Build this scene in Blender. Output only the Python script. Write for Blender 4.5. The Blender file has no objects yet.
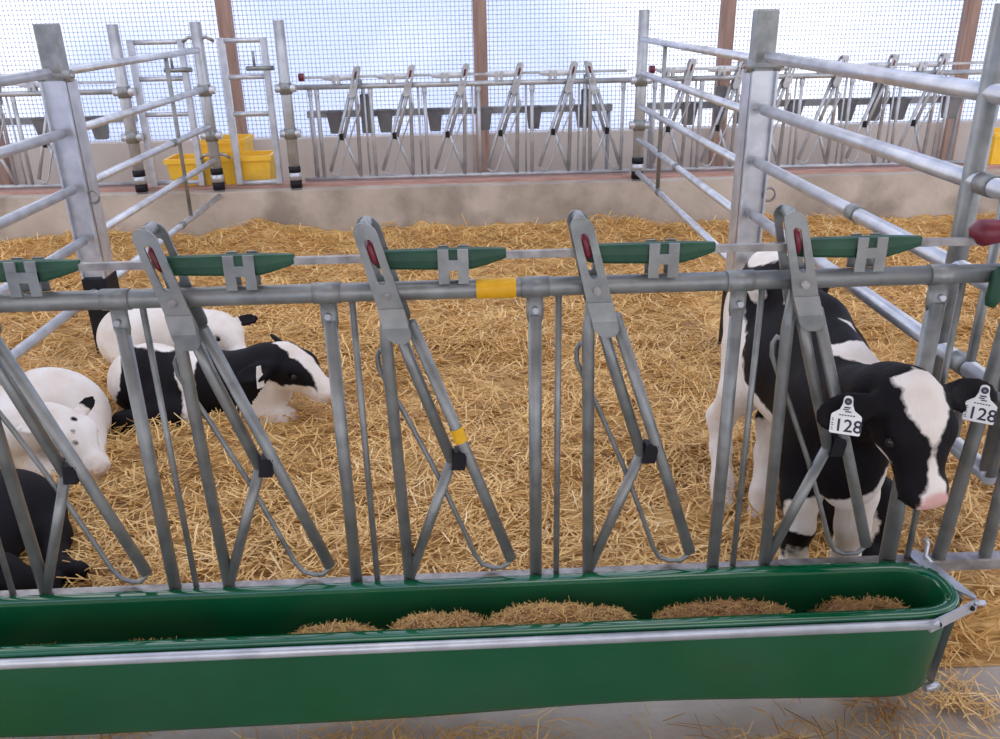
import bpy, math, random
import numpy as np
from mathutils import Vector, Matrix

random.seed(7)
rng = np.random.default_rng(11)
scene = bpy.context.scene
col = scene.collection

# ------------------------------------------------------------------ camera, sky, exposure
cam_d = bpy.data.cameras.new('camera')
cam_d.sensor_width = 36.0
cam_d.lens = 850.83 / 1000.0 * 36.0
cam_d.clip_start = 0.05
cam = bpy.data.objects.new('camera', cam_d)
col.objects.link(cam)
R_ = Vector((0.99901, -0.04043, -0.01861))
U_ = Vector((0.03294, 0.39041, 0.92005))
F_ = Vector((0.02993, 0.91975, -0.39135))
CAM = Vector((-0.13732, -1.77102, 1.67275))
cam.matrix_world = Matrix(((R_.x, U_.x, -F_.x, CAM.x), (R_.y, U_.y, -F_.y, CAM.y), (R_.z, U_.z, -F_.z, CAM.z), (0, 0, 0, 1)))
scene.camera = cam

scene.view_settings.view_transform = 'Standard'
scene.view_settings.look = 'None'
scene.view_settings.gamma = 1.0
scene.view_settings.use_curve_mapping = False
scene.view_settings.exposure = 0.12

world = bpy.data.worlds.new('sky')
scene.world = world
world.use_nodes = True
wn, wl = world.node_tree.nodes, world.node_tree.links
wn.clear()
w_out = wn.new('ShaderNodeOutputWorld')
w_bg = wn.new('ShaderNodeBackground')
w_tc = wn.new('ShaderNodeTexCoord')
w_map = wn.new('ShaderNodeMapping')
w_map.inputs['Location'].default_value = (0.12, 0.0, 0.2)
w_noise = wn.new('ShaderNodeTexNoise')
w_noise.inputs['Scale'].default_value = 2.3
w_noise.inputs['Detail'].default_value = 2.5
w_noise.inputs['Roughness'].default_value = 0.45
w_ramp = wn.new('ShaderNodeValToRGB')
w_ramp.color_ramp.elements[0].position = 0.42
w_ramp.color_ramp.elements[0].color = (0.24, 0.31, 0.56, 1)
w_ramp.color_ramp.elements[1].position = 0.58
w_ramp.color_ramp.elements[1].color = (1.0, 0.98, 0.97, 1)
wl.new(w_tc.outputs['Generated'], w_map.inputs['Vector'])
wl.new(w_map.outputs['Vector'], w_noise.inputs['Vector'])
wl.new(w_noise.outputs['Fac'], w_ramp.inputs['Fac'])
wl.new(w_ramp.outputs['Color'], w_bg.inputs['Color'])
w_bg.inputs['Strength'].default_value = 2.1
wl.new(w_bg.outputs[0], w_out.inputs['Surface'])

# ------------------------------------------------------------------ materials
MATS = {}


def new_mat(name):
    m = bpy.data.materials.new(name)
    m.use_nodes = True
    n, l = m.node_tree.nodes, m.node_tree.links
    b = n['Principled BSDF']
    MATS[name] = m
    return m, n, l, b


def noise_mat(name, c0, c1, scale=8.0, detail=4.0, rough=0.6, metallic=0.0, bump=0.0, bscale=None, stretch=None,
              p0=0.35, p1=0.65, spec=0.5, c2=None, s2=2.0, c2amt=0.5, rough_amp=0.0):
    m, n, l, b = new_mat(name)
    tc = n.new('ShaderNodeTexCoord')
    src = tc.outputs['Object']
    if stretch:
        mp = n.new('ShaderNodeMapping')
        mp.inputs['Scale'].default_value = stretch
        l.new(src, mp.inputs['Vector'])
        src = mp.outputs['Vector']
    nz = n.new('ShaderNodeTexNoise')
    nz.inputs['Scale'].default_value = scale
    nz.inputs['Detail'].default_value = detail
    l.new(src, nz.inputs['Vector'])
    rp = n.new('ShaderNodeValToRGB')
    rp.color_ramp.elements[0].position = p0
    rp.color_ramp.elements[1].position = p1
    rp.color_ramp.elements[0].color = (*c0, 1)
    rp.color_ramp.elements[1].color = (*c1, 1)
    l.new(nz.outputs['Fac'], rp.inputs['Fac'])
    out = rp.outputs['Color']
    if c2:
        n2 = n.new('ShaderNodeTexNoise')
        n2.inputs['Scale'].default_value = s2
        n2.inputs['Detail'].default_value = 5
        l.new(src, n2.inputs['Vector'])
        r2 = n.new('ShaderNodeValToRGB')
        r2.color_ramp.elements[0].position = 0.5
        r2.color_ramp.elements[1].position = 0.68
        r2.color_ramp.elements[0].color = (0, 0, 0, 1)
        r2.color_ramp.elements[1].color = (c2amt, c2amt, c2amt, 1)
        l.new(n2.outputs['Fac'], r2.inputs['Fac'])
        mx = n.new('ShaderNodeMix')
        mx.data_type = 'RGBA'
        l.new(r2.outputs['Color'], mx.inputs['Factor'])
        l.new(out, mx.inputs[6])
        mx.inputs[7].default_value = (*c2, 1)
        out = mx.outputs[2]
    l.new(out, b.inputs['Base Color'])
    b.inputs['Roughness'].default_value = rough
    b.inputs['Metallic'].default_value = metallic
    b.inputs['Specular IOR Level'].default_value = spec
    if rough_amp:
        mr = n.new('ShaderNodeMapRange')
        mr.inputs['To Min'].default_value = rough - rough_amp
        mr.inputs['To Max'].default_value = rough + rough_amp
        l.new(nz.outputs['Fac'], mr.inputs['Value'])
        l.new(mr.outputs[0], b.inputs['Roughness'])
    if bump:
        bn = n.new('ShaderNodeTexNoise')
        bn.inputs['Scale'].default_value = bscale or scale * 3
        bn.inputs['Detail'].default_value = 4
        l.new(src, bn.inputs['Vector'])
        bp = n.new('ShaderNodeBump')
        bp.inputs['Strength'].default_value = bump
        bp.inputs['Distance'].default_value = 0.02
        l.new(bn.outputs['Fac'], bp.inputs['Height'])
        l.new(bp.outputs['Normal'], b.inputs['Normal'])
    return m


noise_mat('steel', (0.20, 0.210, 0.203), (0.31, 0.322, 0.312), 18, 6, 0.42, 0.55, 0.05, 60, rough_amp=0.1, c2=(0.20, 0.17, 0.14), s2=9, c2amt=0.35)
noise_mat('steel_bright', (0.46, 0.48, 0.52), (0.62, 0.64, 0.68), 12, 5, 0.36, 0.6, 0.03, 50, rough_amp=0.08)
noise_mat('steel_mid', (0.36, 0.37, 0.385), (0.50, 0.51, 0.525), 12, 5, 0.42, 0.5, 0.04, 50, rough_amp=0.08)
noise_mat('steel_dull', (0.24, 0.245, 0.26), (0.34, 0.345, 0.36), 10, 5, 0.55, 0.4, 0.05, 60)
noise_mat('steel_worn', (0.22, 0.20, 0.19), (0.40, 0.38, 0.36), 22, 6, 0.4, 0.6, 0.08, 70)
noise_mat('green_plastic', (0.0, 0.078, 0.027), (0.001, 0.108, 0.040), 3, 3, 0.34, 0, 0.01, 12, spec=0.5, c2=(0.025, 0.07, 0.035), s2=3.0, c2amt=0.4)
noise_mat('green_polished', (0.0, 0.085, 0.03), (0.001, 0.115, 0.043), 3, 3, 0.07, 0, 0.0, 8, spec=1.0)
noise_mat('green_sleeve', (0.006, 0.050, 0.024), (0.014, 0.080, 0.036), 14, 4, 0.5, 0, 0.04, 50)
noise_mat('red_plastic', (0.11, 0.008, 0.018), (0.19, 0.014, 0.028), 15, 3, 0.4)
noise_mat('yellow_tape', (0.72, 0.36, 0.0), (0.86, 0.47, 0.01), 20, 3, 0.5)
noise_mat('yellow_plastic', (0.90, 0.52, 0.03), (0.96, 0.60, 0.06), 5, 3, 0.5, c2=(0.55, 0.3, 0.05), s2=6, c2amt=0.4)
noise_mat('black_rubber', (0.006, 0.006, 0.009), (0.014, 0.014, 0.018), 12, 3, 0.55, spec=0.25)
noise_mat('grey_plastic', (0.14, 0.14, 0.15), (0.22, 0.22, 0.23), 6, 3, 0.6)
noise_mat('concrete', (0.42, 0.38, 0.335), (0.60, 0.555, 0.50), 2.2, 8, 0.85, 0, 0.25, 30, c2=(0.30, 0.25, 0.20), s2=1.3, c2amt=0.6)
noise_mat('curb_concrete', (0.40, 0.34, 0.28), (0.58, 0.51, 0.435), 2.0, 8, 0.85, 0, 0.25, 30, c2=(0.24, 0.20, 0.16), s2=2.6, c2amt=0.7)
noise_mat('wall_plaster', (0.52, 0.45, 0.40), (0.62, 0.545, 0.49), 1.5, 6, 0.85, 0, 0.1, 20)
noise_mat('alley_floor', (0.40, 0.36, 0.33), (0.55, 0.50, 0.46), 2.0, 6, 0.85, 0, 0.1, 20)
noise_mat('sleeper_timber', (0.40, 0.22, 0.18), (0.55, 0.34, 0.28), 6, 6, 0.8, 0, 0.15, 40, stretch=(1, 12, 12))
noise_mat('timber', (0.27, 0.165, 0.13), (0.40, 0.26, 0.205), 4, 6, 0.7, 0, 0.15, 30, stretch=(8, 8, 0.7))
noise_mat('tag_plastic', (0.78, 0.77, 0.73), (0.85, 0.84, 0.80), 20, 3, 0.45)
noise_mat('tag_ink', (0.015, 0.012, 0.03), (0.03, 0.025, 0.05), 20, 2, 0.5)
noise_mat('eye', (0.006, 0.005, 0.005), (0.012, 0.01, 0.009), 20, 2, 0.12)
noise_mat('hay_feed', (0.26, 0.13, 0.055), (0.50, 0.28, 0.13), 45, 6, 0.9, 0, 0.8, 90)
noise_mat('strand_grid', (0.36, 0.42, 0.50), (0.45, 0.51, 0.58), 4, 2, 0.6)


def straw_base():
    m, n, l, b = new_mat('straw_base')
    tc = n.new('ShaderNodeTexCoord')
    cols = []
    for k, (rot, sc) in enumerate(((0.4, (9, 60, 30)), (1.7, (8, 55, 30)), (2.6, (10, 70, 30)))):
        mp = n.new('ShaderNodeMapping')
        mp.inputs['Rotation'].default_value = (0, 0, rot)
        mp.inputs['Scale'].default_value = sc
        l.new(tc.outputs['Object'], mp.inputs['Vector'])
        nz = n.new('ShaderNodeTexNoise')
        nz.inputs['Scale'].default_value = 1.0
        nz.inputs['Detail'].default_value = 3
        nz.inputs['Distortion'].default_value = 0.6
        l.new(mp.outputs['Vector'], nz.inputs['Vector'])
        cols.append(nz.outputs['Fac'])
    a = n.new('ShaderNodeMath'); a.operation = 'MAXIMUM'
    l.new(cols[0], a.inputs[0]); l.new(cols[1], a.inputs[1])
    c = n.new('ShaderNodeMath'); c.operation = 'MAXIMUM'
    l.new(a.outputs[0], c.inputs[0]); l.new(cols[2], c.inputs[1])
    rp = n.new('ShaderNodeValToRGB')
    e = rp.color_ramp.elements
    e[0].position = 0.42; e[0].color = (0.27, 0.135, 0.036, 1)
    e[1].position = 0.76; e[1].color = (0.86, 0.60, 0.26, 1)
    x = e.new(0.58); x.color = (0.60, 0.355, 0.115, 1)
    l.new(c.outputs[0], rp.inputs['Fac'])
    sn = n.new('ShaderNodeTexNoise'); sn.inputs['Scale'].default_value = 3.2; sn.inputs['Detail'].default_value = 5
    l.new(tc.outputs['Object'], sn.inputs['Vector'])
    sr = n.new('ShaderNodeMapRange'); sr.inputs['From Min'].default_value = 0.45; sr.inputs['From Max'].default_value = 0.72
    sr.inputs['To Max'].default_value = 0.6
    l.new(sn.outputs['Fac'], sr.inputs['Value'])
    sm = n.new('ShaderNodeMix'); sm.data_type = 'RGBA'
    l.new(sr.outputs[0], sm.inputs['Factor']); l.new(rp.outputs['Color'], sm.inputs[6]); sm.inputs[7].default_value = (0.23, 0.12, 0.045, 1)
    l.new(sm.outputs[2], b.inputs['Base Color'])
    b.inputs['Roughness'].default_value = 0.8
    bp = n.new('ShaderNodeBump')
    bp.inputs['Strength'].default_value = 0.9
    bp.inputs['Distance'].default_value = 0.02
    l.new(c.outputs[0], bp.inputs['Height'])
    l.new(bp.outputs['Normal'], b.inputs['Normal'])


def straw_strand():
    m, n, l, b = new_mat('straw_strand')
    at = n.new('ShaderNodeAttribute')
    at.attribute_name = 'tone'
    rp = n.new('ShaderNodeValToRGB')
    e = rp.color_ramp.elements
    e[0].position = 0.0; e[0].color = (0.36, 0.185, 0.05, 1)
    e[1].position = 1.0; e[1].color = (0.97, 0.78, 0.45, 1)
    x = e.new(0.45); x.color = (0.75, 0.465, 0.155, 1)
    x = e.new(0.8); x.color = (0.86, 0.575, 0.225, 1)
    l.new(at.outputs['Fac'], rp.inputs['Fac'])
    l.new(rp.outputs['Color'], b.inputs['Base Color'])
    b.inputs['Roughness'].default_value = 0.5


def coat():
    # hide: 'white' is a signed field (white where positive), 'pink' marks bare skin of nose and inner ear
    m, n, l, b = new_mat('coat')
    tc = n.new('ShaderNodeTexCoord')
    aw = n.new('ShaderNodeAttribute'); aw.attribute_name = 'white'
    ap = n.new('ShaderNodeAttribute'); ap.attribute_name = 'pink'
    nz = n.new('ShaderNodeTexNoise')
    nz.inputs['Scale'].default_value = 26; nz.inputs['Detail'].default_value = 6
    l.new(tc.outputs['Object'], nz.inputs['Vector'])
    mr = n.new('ShaderNodeMapRange')
    mr.inputs['From Min'].default_value = 0.25; mr.inputs['From Max'].default_value = 0.75
    mr.inputs['To Min'].default_value = -0.009; mr.inputs['To Max'].default_value = 0.009
    l.new(nz.outputs['Fac'], mr.inputs['Value'])
    ad = n.new('ShaderNodeMath'); ad.operation = 'ADD'
    l.new(aw.outputs['Fac'], ad.inputs[0]); l.new(mr.outputs[0], ad.inputs[1])
    st = n.new('ShaderNodeMapRange')
    st.inputs['From Min'].default_value = -0.004; st.inputs['From Max'].default_value = 0.004
    l.new(ad.outputs[0], st.inputs['Value'])
    n2 = n.new('ShaderNodeTexNoise')
    n2.inputs['Scale'].default_value = 7; n2.inputs['Detail'].default_value = 5
    l.new(tc.outputs['Object'], n2.inputs['Vector'])
    wr = n.new('ShaderNodeValToRGB')
    wr.color_ramp.elements[0].position = 0.3; wr.color_ramp.elements[0].color = (0.70, 0.60, 0.50, 1)
    wr.color_ramp.elements[1].position = 0.62; wr.color_ramp.elements[1].color = (0.84, 0.79, 0.73, 1)
    l.new(n2.outputs['Fac'], wr.inputs['Fac'])
    br = n.new('ShaderNodeValToRGB')
    br.color_ramp.elements[0].color = (0.004, 0.0035, 0.005, 1)
    br.color_ramp.elements[1].color = (0.011, 0.009, 0.010, 1)
    l.new(n2.outputs['Fac'], br.inputs['Fac'])
    m1 = n.new('ShaderNodeMix'); m1.data_type = 'RGBA'
    l.new(st.outputs[0], m1.inputs['Factor'])
    l.new(br.outputs['Color'], m1.inputs[6]); l.new(wr.outputs['Color'], m1.inputs[7])
    m2 = n.new('ShaderNodeMix'); m2.data_type = 'RGBA'
    l.new(ap.outputs['Fac'], m2.inputs['Factor'])
    l.new(m1.outputs[2], m2.inputs[6]); m2.inputs[7].default_value = (0.66, 0.34, 0.29, 1)
    l.new(m2.outputs[2], b.inputs['Base Color'])
    b.inputs['Roughness'].default_value = 0.62
    b.inputs['Specular IOR Level'].default_value = 0.12
    mp = n.new('ShaderNodeMapping'); mp.inputs['Scale'].default_value = (1, 1, 0.3)
    l.new(tc.outputs['Object'], mp.inputs['Vector'])
    bn = n.new('ShaderNodeTexNoise'); bn.inputs['Scale'].default_value = 150; bn.inputs['Detail'].default_value = 3
    l.new(mp.outputs['Vector'], bn.inputs['Vector'])
    bp = n.new('ShaderNodeBump'); bp.inputs['Strength'].default_value = 0.35; bp.inputs['Distance'].default_value = 0.006
    l.new(bn.outputs['Fac'], bp.inputs['Height'])
    l.new(bp.outputs['Normal'], b.inputs['Normal'])


def film():
    m, n, l, b = new_mat('film')
    out = n['Material Output']
    tr = n.new('ShaderNodeBsdfTransparent'); tr.inputs['Color'].default_value = (0.97, 0.98, 1.0, 1)
    tl = n.new('ShaderNodeBsdfTranslucent'); tl.inputs['Color'].default_value = (0.92, 0.93, 0.96, 1)
    mx = n.new('ShaderNodeMixShader'); mx.inputs['Fac'].default_value = 0.3
    l.new(tr.outputs[0], mx.inputs[1]); l.new(tl.outputs[0], mx.inputs[2])
    l.new(mx.outputs[0], out.inputs['Surface'])
    n.remove(b)


straw_base(); straw_strand(); coat(); film()


# ------------------------------------------------------------------ mesh helpers
class MB:
    """Collects shapes and links them as one mesh object."""

    def __init__(self):
        self.v = []; self.f = []; self.smooth = []

    def add(self, verts, faces, smooth=False):
        o = len(self.v)
        self.v += [tuple(p) for p in verts]
        for f in faces:
            self.f.append(tuple(i + o for i in f)); self.smooth.append(smooth)
        return self

    def box(self, lo, hi):
        x0, y0, z0 = lo; x1, y1, z1 = hi
        vs = [(x0, y0, z0), (x1, y0, z0), (x1, y1, z0), (x0, y1, z0), (x0, y0, z1), (x1, y0, z1), (x1, y1, z1), (x0, y1, z1)]
        return self.add(vs, [(0, 3, 2, 1), (4, 5, 6, 7), (0, 1, 5, 4), (1, 2, 6, 5), (2, 3, 7, 6), (3, 0, 4, 7)])

    def bbox(self, lo, hi, c=0.006):
        """box with chamfered vertical and top edges"""
        x0, y0, z0 = lo; x1, y1, z1 = hi
        def ring(z, s):
            return [(x0 + c + s, y0 + s, z), (x1 - c - s, y0 + s, z), (x1 - s, y0 + c + s, z), (x1 - s, y1 - c - s, z),
                    (x1 - c - s, y1 - s, z), (x0 + c + s, y1 - s, z), (x0 + s, y1 - c - s, z), (x0 + s, y0 + c + s, z)]
        rs = [ring(z0, c), ring(z0 + c, 0), ring(z1 - c, 0), ring(z1, c)]
        vs = sum(rs, []); fs = []
        for k in range(3):
            for i in range(8):
                j = (i + 1) % 8
                fs.append((k * 8 + i, k * 8 + j, k * 8 + 8 + j, k * 8 + 8 + i))
        fs.append(tuple(range(7, -1, -1))); fs.append(tuple(range(24, 32)))
        return self.add(vs, fs)

    def tube(self, pts, r, n=10, caps=True, squash=None):
        pts = [Vector(p) for p in pts]
        rs = r if isinstance(r, (list, tuple)) else [r] * len(pts)
        t0 = (pts[1] - pts[0]).normalized()
        ref = Vector((0, 0, 1)) if abs(t0.z) < 0.9 else Vector((0, 1, 0))
        nrm = t0.cross(ref).normalized()
        vs = []; prev = t0
        for i, p in enumerate(pts):
            if i == 0: t = t0
            elif i == len(pts) - 1: t = (pts[i] - pts[i - 1]).normalized()
            else: t = ((pts[i + 1] - p).normalized() + (p - pts[i - 1]).normalized()).normalized()
            q = prev.rotation_difference(t); nrm = q @ nrm; nrm = (nrm - t * nrm.dot(t)).normalized(); prev = t
            bn = t.cross(nrm)
            for k in range(n):
                a = 2 * math.pi * k / n
                d = nrm * math.cos(a) + bn * math.sin(a)
                vv = d * rs[i]
                if squash: vv = Vector((vv.x * squash[0], vv.y * squash[1], vv.z * squash[2]))
                vs.append(p + vv)
        fs = []
        for i in range(len(pts) - 1):
            for k in range(n):
                j = (k + 1) % n
                fs.append((i * n + k, i * n + j, (i + 1) * n + j, (i + 1) * n + k))
        self.add(vs, fs, True)
        if caps:
            m = len(pts) - 1
            o = len(self.v) - len(vs)
            self.f.append(tuple(o + k for k in range(n - 1, -1, -1))); self.smooth.append(False)
            self.f.append(tuple(o + m * n + k for k in range(n))); self.smooth.append(False)
        return self

    def prism(self, outline, mat, depth):
        """outline: 2-D points, mat: Matrix mapping (u, v, w) to world, extruded 0..depth along w"""
        n = len(outline)
        vs = [mat @ Vector((u, v, 0)) for u, v in outline] + [mat @ Vector((u, v, depth)) for u, v in outline]
        fs = [tuple(range(n - 1, -1, -1)), tuple(range(n, 2 * n))]
        for i in range(n):
            j = (i + 1) % n
            fs.append((i, j, n + j, n + i))
        return self.add(vs, fs)

    def slotted(self, outer, inner, mat, depth):
        n = len(outer)
        vs = []
        for w in (0, depth):
            vs += [mat @ Vector((u, v, w)) for u, v in outer]
            vs += [mat @ Vector((u, v, w)) for u, v in inner]
        fs = []
        for i in range(n):
            j = (i + 1) % n
            fs.append((i, n + i, n + j, j))
            fs.append((2 * n + i, 2 * n + j, 3 * n + j, 3 * n + i))
            fs.append((i, j, 2 * n + j, 2 * n + i))
            fs.append((n + j, n + i, 3 * n + i, 3 * n + j))
        return self.add(vs, fs)

    def ball(self, c, r, n=12, m=8):
        c = Vector(c); rr = r if isinstance(r, (tuple, list)) else (r, r, r)
        vs = []
        for i in range(m + 1):
            th = math.pi * i / m
            for k in range(n):
                a = 2 * math.pi * k / n
                vs.append(c + Vector((rr[0] * math.sin(th) * math.cos(a), rr[1] * math.sin(th) * math.sin(a), rr[2] * math.cos(th))))
        fs = [(i * n + k, (i + 1) * n + k, (i + 1) * n + (k + 1) % n, i * n + (k + 1) % n) for i in range(m) for k in range(n)]
        return self.add(vs, fs, True)

    def mesh(self, name, mat, base=None):
        me = bpy.data.meshes.new(name)
        v = self.v
        if base is not None:
            bx, by, bz = base
            v = [(a - bx, b - by, c - bz) for a, b, c in v]
        me.from_pydata(v, [], self.f)
        me.polygons.foreach_set('use_smooth', self.smooth)
        me.materials.append(MATS[mat])
        me.update()
        return me


def world_loc(o):
    p = Vector(o.location)
    while o.parent:
        o = o.parent; p = p + Vector(o.location)
    return p


def obj(name, mb, mat, parent=None, base=None):
    """base: the origin of a top-level mesh; children sit at their parent's origin"""
    b = world_loc(parent) if parent else (Vector(base) if base else Vector((0, 0, 0)))
    o = bpy.data.objects.new(name, mb.mesh(name, mat, b) if isinstance(mb, MB) else mb)
    col.objects.link(o)
    if parent: o.parent = parent
    else: o.location = b
    return o


def tag(o, label=None, cat=None, group=None, kind=None):
    if label: o['label'] = label
    if cat: o['category'] = cat
    if group: o['group'] = group
    if kind: o['kind'] = kind
    return o


def thing(name, loc, label, cat, group=None):
    o = bpy.data.objects.new(name, None)
    o.empty_display_size = 0.1
    col.objects.link(o)
    o.location = loc
    return tag(o, label, cat, group)


def frame(o, a, b):
    """matrix with columns a, b, a x b at origin o"""
    a = Vector(a).normalized(); b = Vector(b); b = (b - a * b.dot(a)).normalized(); c = a.cross(b)
    return Matrix(((a.x, b.x, c.x, o[0]), (a.y, b.y, c.y, o[1]), (a.z, b.z, c.z, o[2]), (0, 0, 0, 1)))


# ------------------------------------------------------------------ value noise
_lat = rng.random((256, 256))


def vnoise(x, y):
    xi = np.floor(x).astype(int); yi = np.floor(y).astype(int)
    fx = x - xi; fy = y - yi
    fx = fx * fx * (3 - 2 * fx); fy = fy * fy * (3 - 2 * fy)
    g = lambda a, b: _lat[a % 256, b % 256]
    return (g(xi, yi) * (1 - fx) + g(xi + 1, yi) * fx) * (1 - fy) + (g(xi, yi + 1) * (1 - fx) + g(xi + 1, yi + 1) * fx) * fy


def fbm(x, y, s, octv=4):
    a = 0.0; amp = 0.5; t = 0.0
    for k in range(octv):
        a = a + amp * vnoise(x * s + 13.7 * k, y * s + 7.1 * k); t += amp
        amp *= 0.55; s *= 2.05
    return a / t - 0.5


MOUNDS = [(-1.10, 1.34, 0.22, 0.045), (-1.4, 1.38, 0.2, 0.03), (-1.7, 1.3, 0.3, -0.01), (1.0, 4.6, 0.3, 0.03), (-1.75, 4.65, 0.35, 0.13), (-0.6, 4.7, 0.7, 0.05), (0.7, 4.7, 0.6, 0.04), (2.2, 4.6, 0.5, 0.06), (-3.0, 4.6, 0.5, 0.07)]


def straw_z(x, y):
    z = 0.085 + 0.06 * fbm(x, y, 2.1, 3) + 0.05 * fbm(x + 11, y + 4, 4.2, 2) + 0.11 * fbm(x + 31, y, 6.5, 4)
    for mx, my, r, h in MOUNDS:
        z = z + h * np.exp(-((x - mx) ** 2 + (y - my) ** 2) / (r * r))
    edge = np.clip((y - 0.02) / 0.13, 0, 1)
    return z * (edge * edge * (3 - 2 * edge)) - 0.01 * (1 - edge)


# ------------------------------------------------------------------ the setting
WALL_Y = 4.75
tag(obj('floor', MB().box((-7, -5, -0.12), (7, 7.0, -0.012)), 'concrete'), 'grey concrete alley floor with scattered straw', 'floor', kind='structure')
curb = MB().box((-7, WALL_Y, -0.012), (7, WALL_Y + 0.34, 0.425))
tag(obj('wall_curb', curb, 'curb_concrete'), 'stained concrete curb wall at the back of the straw pen', 'wall', kind='structure')
tag(obj('trim_1', MB().box((-7, WALL_Y + 0.13, 0.425), (7, WALL_Y + 0.30, 0.45)), 'sleeper_timber'), 'reddish timber plank along the top of the concrete curb', 'trim', kind='structure')
BACK_Y = 6.3
tag(obj('wall_back', MB().box((-8, BACK_Y, -0.012), (8, BACK_Y + 0.18, 0.60)), 'wall_plaster'), 'low beige concrete wall below the translucent curtain', 'wall', kind='structure')

roof = MB().box((-12, -7.0, 3.6), (12, -0.9, 3.7))  # unseen slab, added to hold back sky light so the curtain dominates
tag(obj('added_roof_slab', roof, 'wall_plaster'), 'unseen roof slab added over the feed alley to cut the sky light', 'added_roof_slab', kind='structure')
roof = MB().box((-12, 4.7, 3.6), (12, 6.6, 3.7))  # second added slab, its edge set so the trough rim mirrors open sky
tag(obj('added_roof_slab', roof, 'wall_plaster'), 'unseen roof slab added over the rear of the pens to shape the sky light', 'added_roof_slab', kind='structure')

curt = thing('mesh_curtain', (0, BACK_Y + 0.10, 0.60), 'translucent white grid-reinforced windbreak curtain above the low beige wall', 'curtain')
obj('sheet', MB().box((-8, BACK_Y + 0.100, 0.60), (8, BACK_Y + 0.1015, 3.4)), 'film', curt)
g = MB()
PITCH = 0.0372
GX = [-5.6 + PITCH * k for k in range(318)]
GZ = [0.612 + PITCH * k for k in range(46)]
for x in GX: g.box((x - 0.0022, BACK_Y + 0.092, 0.60), (x + 0.0022, BACK_Y + 0.094, GZ[-1]))
for z in GZ: g.box((GX[0], BACK_Y + 0.094, z - 0.0022), (GX[-1], BACK_Y + 0.096, z + 0.0022))
kx, kz = np.meshgrid(GX, GZ, indexing='ij')
kx = kx.ravel(); kz = kz.ravel(); kr = 0.0075
kv = np.stack([np.stack([kx + a * kr, np.full_like(kx, BACK_Y + 0.090 + d), kz + b * kr], -1) for d in (0, 0.007) for a, b in ((-1, 0), (0, -1), (1, 0), (0, 1))], 1).reshape(-1, 3)
kf = (np.arange(len(kx))[:, None, None] * 8 + np.array([(0, 1, 2, 3), (7, 6, 5, 4), (0, 4, 5, 1), (1, 5, 6, 2), (2, 6, 7, 3), (3, 7, 4, 0)])[None]).reshape(-1, 4)
tag(obj('grid_strands', g, 'strand_grid', curt), 'fine bluish grid of reinforcing strands', kind='stuff')
KNOTS = (kv - np.array((0, BACK_Y + 0.10, 0.60)), kf)

for k, px in enumerate((-4.37, -2.186, 0.008, 2.19, 4.375)):
    w = 0.06
    m = MB().bbox((px - w, BACK_Y - 0.10, -0.012), (px + w, BACK_Y - 0.001, 3.4), 0.008)
    tag(obj('timber_post', m, 'timber', base=(px, BACK_Y - 0.05, -0.012)),
        ['brown timber post at the far left end of the curtain wall', 'brown timber post behind the yellow tubs and the rung gates', 'brown timber post in the middle of the curtain, behind the centre rear fence',
         'brown timber post behind the right pen partition', 'reddish brown timber post at the right end of the curtain'][k], 'post', 'timber posts of the curtain wall')

# ------------------------------------------------------------------ straw
def grid_mesh(name, x0, x1, y0, y1, step, mat):
    nx = int((x1 - x0) / step) + 1; ny = int((y1 - y0) / step) + 1
    X, Y = np.meshgrid(np.linspace(x0, x1, nx), np.linspace(y0, y1, ny), indexing='ij')
    Z = straw_z(X, Y)
    v = np.stack([X, Y, Z], -1).reshape(-1, 3).astype(np.float32)
    i = np.arange(nx * ny).reshape(nx, ny)
    f = np.stack([i[:-1, :-1], i[1:, :-1], i[1:, 1:], i[:-1, 1:]], -1).reshape(-1, 4)
    return np_mesh(name, v, f, mat, True)


def np_mesh(name, v, f, mat, smooth):
    me = bpy.data.meshes.new(name)
    nf, k = f.shape
    me.vertices.add(len(v)); me.vertices.foreach_set('co', np.ascontiguousarray(v, np.float32).ravel())
    me.loops.add(nf * k); me.loops.foreach_set('vertex_index', np.ascontiguousarray(f, np.int32).ravel())
    me.polygons.add(nf)
    me.polygons.foreach_set('loop_start', np.arange(0, nf * k, k, dtype=np.int32))
    me.polygons.foreach_set('use_smooth', np.full(nf, smooth, bool))
    me.update(calc_edges=True)
    me.materials.append(MATS[mat])
    return me


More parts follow.
